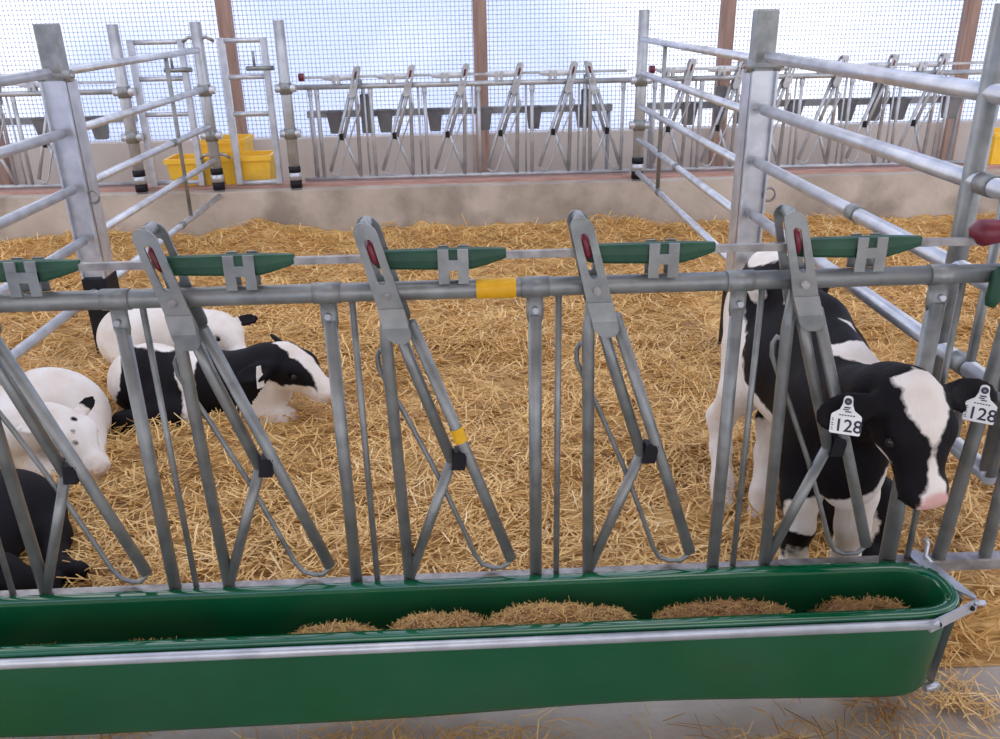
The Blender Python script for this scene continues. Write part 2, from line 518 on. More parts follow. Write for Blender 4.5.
def strands(name, px, py, pz, length, width, pitch_sd, lift=0.0, tone_lo=0.1, tone_hi=1.0, curl=0.25):
    n = len(px)
    yaw = rng.random(n) * 2 * np.pi
    pit = rng.normal(0, pitch_sd, n)
    d = np.stack([np.cos(yaw) * np.cos(pit), np.sin(yaw) * np.cos(pit), np.sin(pit)], -1)
    side = np.stack([-np.sin(yaw), np.cos(yaw), np.zeros(n)], -1)
    up = np.cross(d, side)
    L = length[:, None]; W = width[:, None]
    c0 = np.stack([px, py, pz + lift], -1)
    bend = side * rng.normal(0, curl, (n, 1)) * L * 0.5 + up * rng.normal(-0.02, curl * 0.6, (n, 1)) * L * 0.4
    vs = []
    for t, s in ((-0.5, 0.8), (0.0, 1.0), (0.5, 0.6)):
        c = c0 + d * L * t + bend * (1 - 4 * t * t)
        for a in (0.5, 2.6, 4.7):
            vs.append(c + (side * math.cos(a) + up * math.sin(a) * 0.6) * W * 0.5 * s)
    v = np.stack(vs, 1).reshape(-1, 3)
    fl = []
    for sgm in (0, 3):
        for a in range(3):
            b = (a + 1) % 3
            fl.append((sgm + a, sgm + b, sgm + 3 + b, sgm + 3 + a))
    f = (np.arange(n)[:, None, None] * 9 + np.array(fl)[None]).reshape(-1, 4)
    me = np_mesh(name, v, f, 'straw_strand', False)
    soil_shade = np.clip(0.14 + 2.0 * fbm(px + 3, py + 8, 2.3, 3), 0, 0.7) * np.clip(1.25 - py * 0.38, 0.25, 1.0)  # soiled patches, with the dimmer light near the fence put into the tone
    tone = np.clip(tone_lo + (tone_hi - tone_lo) * rng.beta(2.2, 2.0, n) - soil_shade * rng.random(n) * 1.1, 0, 1)
    at = me.attributes.new('tone', 'FLOAT', 'POINT')
    at.data.foreach_set('value', np.repeat(tone, 9).astype(np.float32))
    return me


tag(obj('grid_knots', np_mesh('grid_knots', KNOTS[0], KNOTS[1], 'strand_grid', False), None, curt), 'bluish knots of the curtain grid', kind='stuff')

bed = thing('straw_bedding', (0, 2.4, 0.0), 'golden straw bedding covering the whole pen floor', 'straw')
del bed['category']; bed['category'] = 'straw'; bed['kind'] = 'stuff'
b1 = obj('straw_bed', grid_mesh('straw_bed', -6.5, 6.5, 0.0, WALL_Y - 0.003, 0.03, 'straw_base'), None, bed)
b1.location = (0, -2.4, 0)
tag(b1, kind='stuff')


def bed_strands(n, x0, x1, y0, y1, l0, l1, w0, w1, sd, lift):
    px = x0 + (x1 - x0) * rng.random(n); py = y0 + (y1 - y0) * rng.random(n)
    keep = rng.random(n) < np.clip(0.75 + 1.6 * fbm(px + 5, py, 3.2, 3), 0.15, 1)
    px = px[keep]; py = py[keep]; n = len(px)
    L = l0 + (l1 - l0) * rng.random(n) ** 1.5; W = w0 + (w1 - w0) * rng.random(n)
    return px, py, straw_z(px, py) + lift * rng.random(n), L, W, sd


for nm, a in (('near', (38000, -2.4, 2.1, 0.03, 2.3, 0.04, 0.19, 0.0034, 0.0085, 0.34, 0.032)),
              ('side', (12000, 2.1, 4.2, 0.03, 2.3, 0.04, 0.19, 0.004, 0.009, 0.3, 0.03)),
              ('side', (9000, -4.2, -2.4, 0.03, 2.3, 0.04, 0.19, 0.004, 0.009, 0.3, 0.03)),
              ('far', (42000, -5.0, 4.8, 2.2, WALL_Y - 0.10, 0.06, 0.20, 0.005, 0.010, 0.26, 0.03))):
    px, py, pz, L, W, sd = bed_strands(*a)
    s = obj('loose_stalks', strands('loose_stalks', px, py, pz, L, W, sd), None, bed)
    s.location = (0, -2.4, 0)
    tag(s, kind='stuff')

# stalks blown out over the alley floor
n = 9000
px = rng.uniform(-1.7, 1.9, n); py = rng.uniform(-0.42, 0.06, n)
keep = rng.random(n) < np.clip(0.16 + 1.9 * fbm(px, py, 3.6, 3) + 0.25 * (py > -0.05), 0.02, 1)
keep |= (np.abs(px - 0.98) < 0.18) & (np.abs(py + 0.12) < 0.05) & (rng.random(n) < 0.8)
keep |= (np.abs(px + 0.2) < 0.22) & (np.abs(py + 0.19) < 0.03) & (rng.random(n) < 0.6)
px = px[keep]; py = py[keep]
L = rng.uniform(0.03, 0.13, len(px)); W = rng.uniform(0.0025, 0.005, len(px))
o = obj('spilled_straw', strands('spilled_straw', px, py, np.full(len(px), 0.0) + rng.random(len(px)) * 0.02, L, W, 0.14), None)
tag(o, 'loose straw stalks spilled on the concrete in front of the trough', 'straw', kind='stuff')

# ------------------------------------------------------------------ headlock feed fences
def stadium(cx, c0, c1, r0, r1, n=8):
    """closed loop around a slot from height c0 (radius r0) up to c1 (radius r1)"""
    pts = []
    for k in range(n + 1):
        a = math.pi + math.pi * k / n
        pts.append((cx + r0 * math.cos(a), c0 + r0 * math.sin(a)))
    for k in range(n + 1):
        a = math.pi * k / n
        pts.append((cx + r1 * math.cos(a), c1 + r1 * math.sin(a)))
    return pts


class Fence:
    """headlock fence running along x at depth y; zb bottom, zr rail height, s horizontal scale, mir mirrors the locks"""

    def __init__(self, root, y, zb, zr, s=1.0, mir=1, near=True, steel='steel', rail='steel'):
        self.root = root; self.y = y; self.zb = zb; self.zr = zr; self.s = s; self.mir = mir; self.near = near
        self.steel = steel; self.kz = (zr - zb) / 0.775; self.n = 12 if near else 8

    def P(self, x0, u, z, dy=0.0):
        """u, z in the front fence's own metres (bottom 0.34, rail 1.115)"""
        return Vector((x0 + self.mir * self.s * u, self.y + dy * self.mir, self.zb + (z - 0.34) * self.kz))

    def part(self, name, mb, mat=None, parent=None):
        return obj(name, mb, mat or self.steel, parent or self.root)

    def post(self, x0, r=0.0152):
        m = MB()
        m.tube([self.P(x0, 0, 0.33), self.P(x0, 0, 1.05)], r * self.s, self.n)
        m.tube([self.P(x0, 0, 1.03), self.P(x0, 0, 1.045), self.P(x0, 0, 1.10)], [r * 1.02, r * 1.25, r * 1.25], self.n, squash=(1, 0.55, 1))
        o = self.part('post', m)
        if self.near:
            c = MB().tube([self.P(x0, -0.03, 1.112), self.P(x0, 0.03, 1.112)], 0.0235, 16)
            self.part('rail_collar', c, None, o)
            b = MB().tube([self.P(x0, 0.0, 1.065, -0.012), self.P(x0, 0.0, 1.065, -0.026)], 0.007, 6)
            self.part('bolt', b, 'steel_bright', o)

    def rod(self, x0):
        r = 0.0075
        self.part('rod', MB().tube([self.P(x0, 0.052, 0.33), self.P(x0, 0.052, 1.105)], r, 8))

    def lock(self, x0, plates=True):
        P = lambda u, z, dy=0: self.P(x0, u, z, dy)
        n = self.n; r = 0.0135 * (1 if self.near else 1.0)
        self.part('fixed_bar', MB().tube([P(0.133, 0.335), P(0.119, 1.0), P(0.128, 1.10)], r * 1.06, n))
        self.part('brace_bar', MB().tube([P(0.137, 0.37), P(0.252, 0.69)], r * 0.95, n))
        if not plates:
            return
        lb = self.part('lock_bar', MB().tube([P(0.176, 1.045, -0.012), P(0.305, 0.66, -0.006), P(0.388, 0.405)], [r, r, r * 1.05], n))
        self.part('inner_bar', MB().tube([P(0.146, 1.03), P(0.175, 0.93), P(0.252, 0.69)], r, n), None, lb)
        # stopper
        a = P(0.256, 0.715, -0.012); d = (P(0.388, 0.405) - P(0.176, 1.045)).normalized()
        m = frame(P(0.254, 0.700, -0.020), (P(0.34, 0.68) - P(0.254, 0.70)), d)
        w = 0.034 * self.s
        self.part('stopper', MB().prism([(0, -0.022), (w * 0.9, -0.026), (w, 0.020), (w * 0.1, 0.026)], m, 0.034), 'black_rubber', lb)
        # bent safety rod
        pts = [(0.117, 0.965), (0.103, 0.972), (0.095, 0.955), (0.097, 0.925), (0.118, 0.875), (0.150, 0.805), (0.215, 0.647), (0.268, 0.50), (0.298, 0.412),
               (0.316, 0.382), (0.341, 0.370), (0.368, 0.379), (0.388, 0.402)]
        self.part('safety_rod', MB().tube([P(u, z, 0.014 if 0 < i < 11 else 0.0) for i, (u, z) in enumerate(pts)], 0.0062, 8), None, lb)
        # two slotted yoke plates either side of the rail
        a0 = P(0.150, 1.033); a1 = P(0.091, 1.270)
        ax = (a1 - a0).normalized(); ln = (a1 - a0).length
        sx = Vector((self.mir, 0, 0))
        k = self.kz
        for w0, nm in ((-0.036, 'yoke_plate'), (0.030, 'yoke_plate')):
            M = Matrix.Translation(Vector((0, w0 * self.mir, 0))) @ frame(a0, sx, ax)
            # frame(): first axis sx, second made perpendicular; third = depth
            outer = stadium(0, 0.02 * k, ln - 0.024 * k, 0.0285, 0.0245)
            inner = stadium(0, 0.115 * k, ln - 0.044 * k, 0.008, 0.009)
            ob = self.part(nm, MB().slotted(outer, inner, shear(a0, sx, ax, w0 * self.mir), 0.006 * (1 if self.mir > 0 else -1)), None, lb)
        # folded lower cheek and pivot
        ck = [(-0.0285, 0.052), (-0.0275, 0.012)] + [(-0.0275 * math.cos(t), -0.002 - 0.024 * math.sin(t)) for t in [math.pi * j / 10 for j in range(11)]] + [(0.0275, 0.012), (0.0285, 0.052)]
        m = MB(); N = len(ck)
        rows = []
        for d0 in (-0.036, -0.052):
            for (u_, v_) in ck:
                dd = d0 if v_ < 0.04 else -0.036 + (d0 + 0.036) * 0.15
                rows.append(a0 + sx * u_ + ax * v_ * k + Vector((0, dd * self.mir, 0)))
        m.add(rows, [tuple(range(N)), tuple(range(2 * N - 1, N - 1, -1))] + [(i_, N + i_, N + (i_ + 1) % N, (i_ + 1) % N) for i_ in range(N)])
        self.part('cheek', m, None, lb)
        c = a0 + ax * 0.080 * k
        self.part('pivot_bolt', MB().tube([c + Vector((0, -0.047 * self.mir, 0)), c + Vector((0, 0.042 * self.mir, 0))], 0.0085, 8), 'steel_worn', lb)
        # red latch inside the slot and top spacer
        c0 = a0 + ax * (ln - 0.096 * k); c1 = a0 + ax * (ln - 0.040 * k)
        lat = MB().tube([c0 + Vector((0, -0.014, 0)), c0.lerp(c1, 0.25) + Vector((0, -0.016, 0)), c0.lerp(c1, 0.8) + Vector((0, -0.016, 0)), c1 + Vector((0, -0.012, 0))], [0.006, 0.0105, 0.011, 0.006], 10, squash=(1, 1.8, 1))
        self.part('latch', lat, 'red_plastic', lb)['label'] = 'dark red plastic latch'
        t = a0 + ax * (ln - 0.012 * k)
        self.part('spacer', MB().tube([t + Vector((0, -0.029 * self.mir, 0)), t + Vector((0, 0.029 * self.mir, 0))], 0.013, 10), None, lb)

    def lock_rail(self, xa, xb):
        z = self.P(0, 0, 1.186).z
        m = MB().box((xa, self.y - 0.007, z - 0.0078), (xb, self.y + 0.007, z + 0.0078))
        return self.part('lock_rail', m, 'steel_worn' if self.near else self.steel)

    def sleeve(self, x0, rail, mat='green_sleeve'):
        z = 1.184
        st = [(0.112, 0.019, 0.013), (0.135, 0.021, 0.015), (0.20, 0.0225, 0.016), (0.27, 0.0235, 0.016), (0.315, 0.0235, 0.016), (0.345, 0.019, 0.014), (0.375, 0.0135, 0.011), (0.388, 0.011, 0.009)]
        m = MB(); vs = []; N = 12
        for u, h, d in st:
            c = self.P(x0, u, z - 0.003 + (0.0235 - h) * 0.75 if self.near else z)
            for k in range(N):
                a = 2 * math.pi * k / N
                sg = lambda t: math.copysign(abs(t) ** 0.6, t)
                vs.append(c + Vector((0, d * sg(math.cos(a)), h * sg(math.sin(a)))))
        fs = [(i * N + k, i * N + (k + 1) % N, (i + 1) * N + (k + 1) % N, (i + 1) * N + k) for i in range(len(st) - 1) for k in range(N)]
        fs += [tuple(range(N - 1, -1, -1)), tuple((len(st) - 1) * N + k for k in range(N))]
        m.add(vs, fs, False)
        self.part('sleeve', m, mat, rail)

    def saddle(self, x0):
        m = MB()
        for u in (0.254, 0.296):
            a = self.P(x0, u, 1.13); b = self.P(x0, u, 1.205)
            w = 0.0115
            for dy in (-0.021, 0.016):
                m.box((a.x - w, self.y + dy, a.z), (a.x + w, self.y + dy + 0.005, b.z))
        a = self.P(x0, 0.254, 1.160); b = self.P(x0, 0.296, 1.183)
        x0_, x1_ = sorted((a.x, b.x))
        m.box((x0_ - 0.0115, self.y - 0.022, a.z), (x1_ + 0.0115, self.y - 0.0155, b.z))
        m.box((x0_ - 0.0115, self.y + 0.0155, a.z), (x1_ + 0.0115, self.y + 0.022, b.z))
        self.part('saddle_bracket', m)

    def rail(self, xa, xb, name='top_rail', z=1.112, r=0.0212):
        zz = self.P(0, 0, z).z
        return self.part(name, MB().tube([(xa, self.y, zz), (xb, self.y, zz)], r, 18 if self.near else 10))


def shear(o, sx, ax, w):
    """plate frame: first axis sx (horizontal), second ax (lean of the plate), third y"""
    return Matrix(((sx.x, ax.x, 0, o.x), (sx.y, ax.y, 1, o.y + w), (sx.z, ax.z, 0, o.z), (0, 0, 0, 1)))


front_root = thing('feed_fence', (0, 0, 0.0), 'galvanized headlock feed fence with green sleeves, in front of the calves behind the green trough', 'fence')
F = Fence(front_root, 0.0, 0.34, 1.115)
F.rail(-2.02, 1.20)
m = MB().bbox((-2.02, -0.02, 0.325), (1.42, 0.02, 0.358), 0.004)
F.part('bottom_rail', m, 'steel_worn')
xs = [-1.80, -1.35, -0.90, -0.45, 0.0, 0.45, 0.90]
for x0 in xs:
    F.post(x0, 0.0152 if x0 < 0.8 else 0.020); F.rod(x0)
    if x0 < 0.8: F.lock(x0)
F.part('fixed_bar', MB().tube([(1.033, 0, 0.335), (1.075, 0, 1.0), (1.08, 0, 1.10)], 0.0165, 12))
F.post(1.155)
lr = F.lock_rail(-2.02, 1.0)
for x0 in xs[:-1]:
    F.sleeve(x0, lr); F.saddle(x0)
# red grip at the end of the lock rail
m = MB().tube([(0.955, 0, 1.190), (0.962, 0, 1.195), (0.975, 0, 1.205), (1.0, -0.005, 1.208), (1.012, -0.008, 1.215), (1.05, -0.012, 1.222), (1.15, -0.012, 1.22)], [0.014, 0.026, 0.031, 0.027, 0.019, 0.020, 0.018], 14)
F.part('grip', m, 'red_plastic', lr)['label'] = 'dark red plastic grip'
m = MB().tube([(1.005, -0.03, 1.045), (1.008, -0.03, 1.06), (1.012, -0.03, 1.115), (1.014, -0.03, 1.135)], [0.010, 0.016, 0.016, 0.010], 10)
F.part('clip', m, 'green_sleeve')['label'] = 'green plastic clip'
m = MB().tube([(-0.128, 0, 1.112), (-0.042, 0, 1.112)], 0.0224, 18, caps=False)
F.part('tape_band', m, 'yellow_tape')['label'] = 'yellow tape band on the rail'
pa, pb = Vector((0.176 - 0.45, -0.012, 1.045)), Vector((0.305 - 0.45, -0.006, 0.66))
d = (pb - pa).normalized(); c = pa + d * 0.298
m = MB().tube([c - d * 0.019, c + d * 0.019], 0.0155, 14, caps=False)
F.part('tape_band', m, 'yellow_tape')['label'] = 'yellow tape band on the lock bar'


def back_fence(name_label, xa, xb, lock_x, post_x, extra=None):
    root = thing('feed_fence', ((xa + xb) / 2, 4.95, 0.45), name_label, 'fence', 'headlock fences on the rear curb')
    B = Fence(root, 4.95, 0.47, 1.155, 0.9, -1, False, 'steel_mid')
    B.rail(xa, xb, r=0.020)
    B.rail(xa, xb, 'bottom_rail', 0.345, 0.016)
    for x0 in lock_x:
        B.post(x0, 0.015); B.rod(x0); B.lock(x0)
    for x0 in post_x: B.post(x0, 0.015)
    l_ = B.lock_rail(xa + 0.03, xb - 0.05)
    for x0 in lock_x:
        B.sleeve(x0, l_, 'steel_bright'); B.saddle(x0)
    if extra:
        B.mir = 1
        B.lock(extra)
    g_ = MB().tube([(xa + 0.03, 4.95, l_z(B)), (xa + 0.07, 4.95, l_z(B))], 0.03, 10)
    B.part('grip', g_, 'red_plastic', l_)['label'] = 'dark red grip'
    return root


def l_z(B): return B.P(0, 0, 1.192).z


back_fence('pale headlock fence on the rear curb, facing the middle pen', -1.40, 1.13, [-0.85 + 0.405 * k for k in range(5)], [-1.30, -1.25, 1.06], 0.70)
back_fence('pale headlock fence on the rear curb, right of the right partition', 1.22, 3.86, [1.66 + 0.385 * k for k in range(6)], [1.30], None)
back_fence('pale headlock fence on the rear curb, left of the rung gates', -5.2, -2.66, [-4.7 + 0.405 * k for k in range(5)], [], None)

# bucket rails behind the rear fences with grey pockets
def bucket_rail(xa, xb, cx, label, side):
    y = 5.2
    root = thing('bucket_rail', ((xa + xb) / 2, y, 0.93), label, 'rail', 'bucket rails behind the rear fences')
    obj('bar', MB().box((xa, y - 0.02, 0.905), (xb, y + 0.02, 0.955)), 'steel_dull', root)
    for x0 in (xa + 0.03, xb - 0.03):
        obj('upright', MB().tube([(x0, y, 0.425 if y < 5.09 else -0.012), (x0, y, 0.96)], 0.016, 8), 'steel_dull', root)
    for i, c in enumerate(cx):
        # tapered open pocket
        m = MB()
        a0, a1, b0, b1 = c - 0.060, c + 0.060, y - 0.12, y - 0.02
        top = [(a0, b0, 0.955), (a1, b0, 0.955), (a1, b1, 0.955), (a0, b1, 0.955)]
        bot = [(a0 + 0.02, b0 + 0.03, 0.79), (a1 - 0.02, b0 + 0.03, 0.79), (a1 - 0.02, b1, 0.79), (a0 + 0.02, b1, 0.79)]
        ti = [(a0 + 0.008, b0 + 0.008, 0.955), (a1 - 0.008, b0 + 0.008, 0.955), (a1 - 0.008, b1 - 0.008, 0.955), (a0 + 0.008, b1 - 0.008, 0.955)]
        bi = [(a0 + 0.028, b0 + 0.038, 0.80), (a1 - 0.028, b0 + 0.038, 0.80), (a1 - 0.028, b1 - 0.008, 0.80), (a0 + 0.028, b1 - 0.008, 0.80)]
        v = top + bot + ti + bi
        f = [(4, 7, 6, 5)] + [(k, 4 + k, 4 + (k + 1) % 4, (k + 1) % 4) for k in range(4)] + [(k, (k + 1) % 4, 8 + (k + 1) % 4, 8 + k) for k in range(4)] + [(8 + k, 8 + (k + 1) % 4, 12 + (k + 1) % 4, 12 + k) for k in range(4)] + [(12, 13, 14, 15)]
        m.add(v, f)
        pk = obj('pocket', m, 'grey_plastic', root, None)
        obj('rim', MB().tube([top[0], top[1], top[2], top[3], top[0]], 0.007, 6), 'grey_plastic', pk)
    return root


bucket_rail(-1.38, 1.02, [-1.155 + 0.387 * k for k in range(6)], 'dark grey rail with six feed pockets behind the middle rear fence', 0)
bucket_rail(1.30, 3.85, [1.62 + 0.42 * k for k in range(6)], 'dark grey rail with feed pockets behind the right rear fence', 1)
bucket_rail(-5.0, -2.70, [-4.65 + 0.42 * k for k in range(5)], 'dark grey rail with feed pockets behind the left rear fence', 2)
for i, (c, lab) in enumerate(((-0.90, 'narrow grey hanging holder on the left half of the middle rear fence'), (0.79, 'narrow grey hanging holder at the right end of the middle rear fence'), (1.83, 'narrow grey hanging holder just right of the right partition'), (3.06, 'pale blue-grey hanging holder near the right timber post'))):
    h = thing('bottle_holder', (c, 4.98, 0.84), lab, 'holder', 'hanging holders on the rear fences')
    obj('body', MB().bbox((c - 0.04, 5.005, 0.80), (c + 0.04, 5.05, 1.09), 0.008), 'grey_plastic', h)
    obj('hook', MB().tube([(c - 0.02, 5.02, 1.08), (c - 0.02, 5.02, 1.19), (c - 0.02, 4.96, 1.20), (c - 0.02, 4.925, 1.18)], 0.006, 6), 'steel_dull', h)

# ------------------------------------------------------------------ pen partitions and posts
def partition(label, x, ya, yb, zs_, r, stiles, knobs=(), grp='tubular pen partitions'):
    root = thing('pen_partition', (x, (ya + yb) / 2, zs_[-1]), label, 'gate', grp)
    for z_ in zs_:
        obj('rail', MB().tube([(x, ya, z_), (x, yb, z_)], r, 14), 'steel_bright', root)
    for sy, z0, z1, rr in stiles:
        obj('stile', MB().tube([(x + 0.0, sy, z0), (x, sy, z1)], rr, 10), 'steel', root)
    for ky, kz in knobs:
        obj('coupling', MB().tube([(x, ky - 0.03, kz), (x, ky + 0.03, kz)], r * 1.18, 14), 'steel', root)
    return root


LZ = [1.436, 1.170, 0.912, 0.665, 0.400]
RZ = [1.443, 1.215, 0.980, 0.745, 0.500]
partition('five-rail galvanized partition between the left post and the yellow tubs', -2.02, 2.55, 4.74, LZ, 0.0205, [(4.02, 0.40, 1.436, 0.013)], [(3.9, LZ[2]), (3.95, LZ[3]), (3.8, LZ[4])])
partition('five-rail galvanized partition running from the left post out of the frame', -2.02, -0.02, 2.37, LZ, 0.0225, [(0.35, 0.40, 1.436, 0.022)])
partition('five-rail galvanized partition between the right near post and the rear curb', 1.15, 2.19, 4.72, RZ, 0.0205, [(4.0, 0.50, 1.443, 0.014)], [(3.5, RZ[3]), (3.95, RZ[4])])
RZ2 = [1.458, 1.245, 1.018, 0.785, 0.565]
partition('five-rail galvanized partition beside the tagged calf at the right edge', 1.15, 0.04, 2.0, RZ2, 0.0235, [(0.37, 0.565, 1.66, 0.026), (0.22, 0.565, 1.245, 0.012), (0.055, 0.565, 1.48, 0.022)], [(1.0, RZ2[2]), (0.30, RZ2[1]), (0.25, RZ2[3])])


def near_post(label, x, y, flip):
    root = thing('steel_post', (x, y, 0.06), label, 'post', 'steel pen posts')
    obj('tube', MB().bbox((x - 0.046, y - 0.044, 0.05), (x + 0.046, y + 0.04, 1.645), 0.006), 'steel', root)
    m = MB()
    # U-channel clamped over the post, open towards the back
    for a, b in (((x - 0.056, y - 0.052, 0.10), (x + 0.056, y - 0.044, 1.40)), ((x - 0.056, y - 0.075, 0.10), (x - 0.047, y + 0.07, 1.40)), ((x + 0.047, y - 0.075, 0.10), (x + 0.056, y + 0.07, 1.40))):
        m.box(a, b)
    ch = obj('channel', m, 'steel_bright', root)
    obj('clamp', MB().tube([(x - 0.075, y - 0.02, 1.42), (x + 0.075, y - 0.02, 1.42)], 0.028, 10), 'steel', root)
    obj('clamp_bolt', MB().tube([(x - 0.09, y - 0.03, 1.42), (x + 0.09, y - 0.03, 1.42)], 0.010, 8), 'steel_worn', root)
    obj('cover', MB().bbox((x - 0.060, y - 0.080, 0.04), (x + 0.060, y + 0.075, 0.47), 0.006), 'black_rubber', root)['label'] = 'black plastic foot cover'
    ring = [(x + 0.085, y - 0.06, 0.86 + 0.0)]
    c = Vector((x + 0.075, y - 0.058, 0.87))
    pts = [c + Vector((0.028 * math.cos(a), 0, 0.03 * math.sin(a))) for a in [2 * math.pi * k / 14 for k in range(15)]]
    obj('ring', MB().tube(pts, 0.006, 6, caps=False), 'steel_worn', root)
    for z_ in ((0.665, 0.912, 1.17) if flip else (0.785, 1.018, 1.245)):
        obj('bolt', MB().tube([(x - 0.02, y - 0.054, z_), (x - 0.02, y - 0.066, z_)], 0.009, 6), 'steel_bright', root)
    return root


near_post('thick galvanized post with black foot cover at the left pen corner', -2.02, 2.46, True)
near_post('thick galvanized post with black foot cover behind the tagged calf', 1.15, 2.10, False)


def rear_post(label, x, zt, bands=True):
    y = 4.80
    root = thing('steel_post', (x, y, 0.425), label, 'post', 'steel pen posts')
    obj('tube', MB().tube([(x, y, 0.425), (x, y, zt)], 0.04, 16), 'steel_mid', root)
    if bands:
        obj('band', MB().tube([(x, y, 0.44), (x, y, 0.50)], 0.045, 16), 'black_rubber', root)
        obj('band', MB().tube([(x, y, 0.555), (x, y, 0.60)], 0.045, 16), 'black_rubber', root)
        obj('collar', MB().tube([(x, y, 0.50), (x, y, 0.555)], 0.047, 16), 'steel_bright', root)
    for z_ in (1.16, 0.84):
        obj('clamp', MB().tube([(x - 0.075, y, z_), (x + 0.075, y, z_)], 0.03, 10), 'steel_bright', root)
        obj('collar', MB().tube([(x, y, z_ - 0.04), (x, y, z_ + 0.04)], 0.047, 16), 'steel', root)
    return root


rear_post('round rear post left of the left rung gate', -2.61, 1.615)
p_mid = rear_post('round rear post standing between the two rung gates', -2.03, 1.62)
for s in (-1, 1):
    obj('hinge', MB().tube([(-2.03, 4.80, 1.50), (-2.03 + s * 0.06, 4.80, 1.52), (-2.03 + s * 0.11, 4.82, 1.49)], 0.012, 8), 'steel_worn', p_mid)
    obj('hinge', MB().tube([(-2.03, 4.80, 0.70), (-2.03 + s * 0.07, 4.80, 0.70), (-2.03 + s * 0.11, 4.82, 0.67)], 0.012, 8), 'steel_worn', p_mid)
rear_post('round rear post right of the yellow tubs', -1.446, 1.62)
rear_post('round rear post at the far end of the right partition', 1.163, 1.64)


def rung_gate(label, xa, xb, rungs):
    y = 4.87
    root = thing('rung_gate', ((xa + xb) / 2, y, 0.47), label, 'gate', 'narrow rung gates')
    for xx in (xa, xb):
        obj('stile', MB().bbox((xx - 0.024, y - 0.02, 0.46), (xx + 0.024, y + 0.02, 1.51), 0.005), 'steel_bright', root)
    for z_ in rungs:
        obj('rung', MB().tube([(xa, y, z_), (xb, y, z_)], 0.018, 10), 'steel_bright', root)
    obj('latch', MB().tube([(xb - 0.14, y - 0.03, 1.30), (xb + 0.06, y - 0.03, 1.30)], 0.017, 8), 'steel', root)
    obj('latch_pin', MB().tube([(xb - 0.08, y - 0.03, 1.31), (xb - 0.08, y - 0.03, 1.42)], 0.010, 8), 'steel', root)
    return root


rung_gate('narrow galvanized rung gate left of the middle rear post', -2.53, -2.17, [1.49, 1.24, 0.99, 0.49])
rung_gate('narrow galvanized rung gate in front of the right yellow tub', -1.885, -1.58, [1.49, 1.24, 0.98, 0.475])


def tub(label, xa, xb, ya, yb, z0, z1):
    root = thing('feed_tub', ((xa + xb) / 2, (ya + yb) / 2, z0), label, 'tub', 'yellow plastic tubs')
    t = 0.012; tp = 0.02
    def ring(z, s): return [(xa + s, ya + s, z), (xb - s, ya + s, z), (xb - s, yb - s, z), (xa + s, yb - s, z)]
    rs = [ring(z0, tp), ring(z1, 0), ring(z1, t), ring(z0 + t, tp + t)]
    v = sum(rs, []); f = [(3, 2, 1, 0), (12, 13, 14, 15)]
    for k in range(3):
        for i in range(4):
            j = (i + 1) % 4
            f.append((k * 4 + i, k * 4 + j, k * 4 + 4 + j, k * 4 + 4 + i))
    obj('body', MB().add(v, f), 'yellow_plastic', root)
    m = MB()
    e = 0.012
    m.box((xa - e, ya - e, z1 - 0.035), (xb + e, ya, z1)); m.box((xa - e, yb, z1 - 0.035), (xb + e, yb + e, z1))
    m.box((xa - e, ya, z1 - 0.035), (xa, yb, z1)); m.box((xb, ya, z1 - 0.035), (xb + e, yb, z1))
    obj('rim', m, 'yellow_plastic', root)
    return root


tub('yellow plastic tub under the left rung gate', -2.44, -2.10, 4.915, 5.18, 0.425 + 0.026, 0.655)
tub('yellow plastic tub in front of the timber post, under the right rung gate', -2.03, -1.65, 4.915, 5.18, 0.425 + 0.026, 0.665)
tub('tall yellow plastic tub standing behind the other two', -2.25, -1.90, 5.20, 5.50, -0.012, 0.755)
tub('yellow plastic tub cut off by the right edge of the photo', 4.00, 4.4, 4.915, 5.18, 0.425 + 0.026, 0.70)

# ------------------------------------------------------------------ green trough
tr = thing('feed_trough', (-0.6, -0.13, 0.06), 'long green plastic trough with galvanized front bar hung on the feed fence', 'trough')
XL, XR = -2.4, 1.0
YF, YB = -0.222, -0.030   # lip, front and back
yc = (YF + YB) / 2


def plan(half, z, xr, n=12, px=2.6):
    """half-open plan loop: front edge left to right, round the right end, back edge to the left"""
    pts = []
    for k in range(41):
        t = k / 40
        pts.append((XL + (xr - half * 1.5 - XL) * t, yc - half, z))
    for k in range(1, 2 * n):
        a = -math.pi / 2 + math.pi * k / (2 * n)
        ca, sa = math.cos(a), math.sin(a)
        e = 2 / px
        pts.append((xr - half * 1.5 + half * 1.5 * abs(ca) ** e, yc + half * math.copysign(abs(sa) ** e, sa), z))
    for k in range(41):
        t = k / 40
        pts.append((xr - half * 1.5 + (XL - xr + half * 1.5) * t, yc + half, z))
    return pts


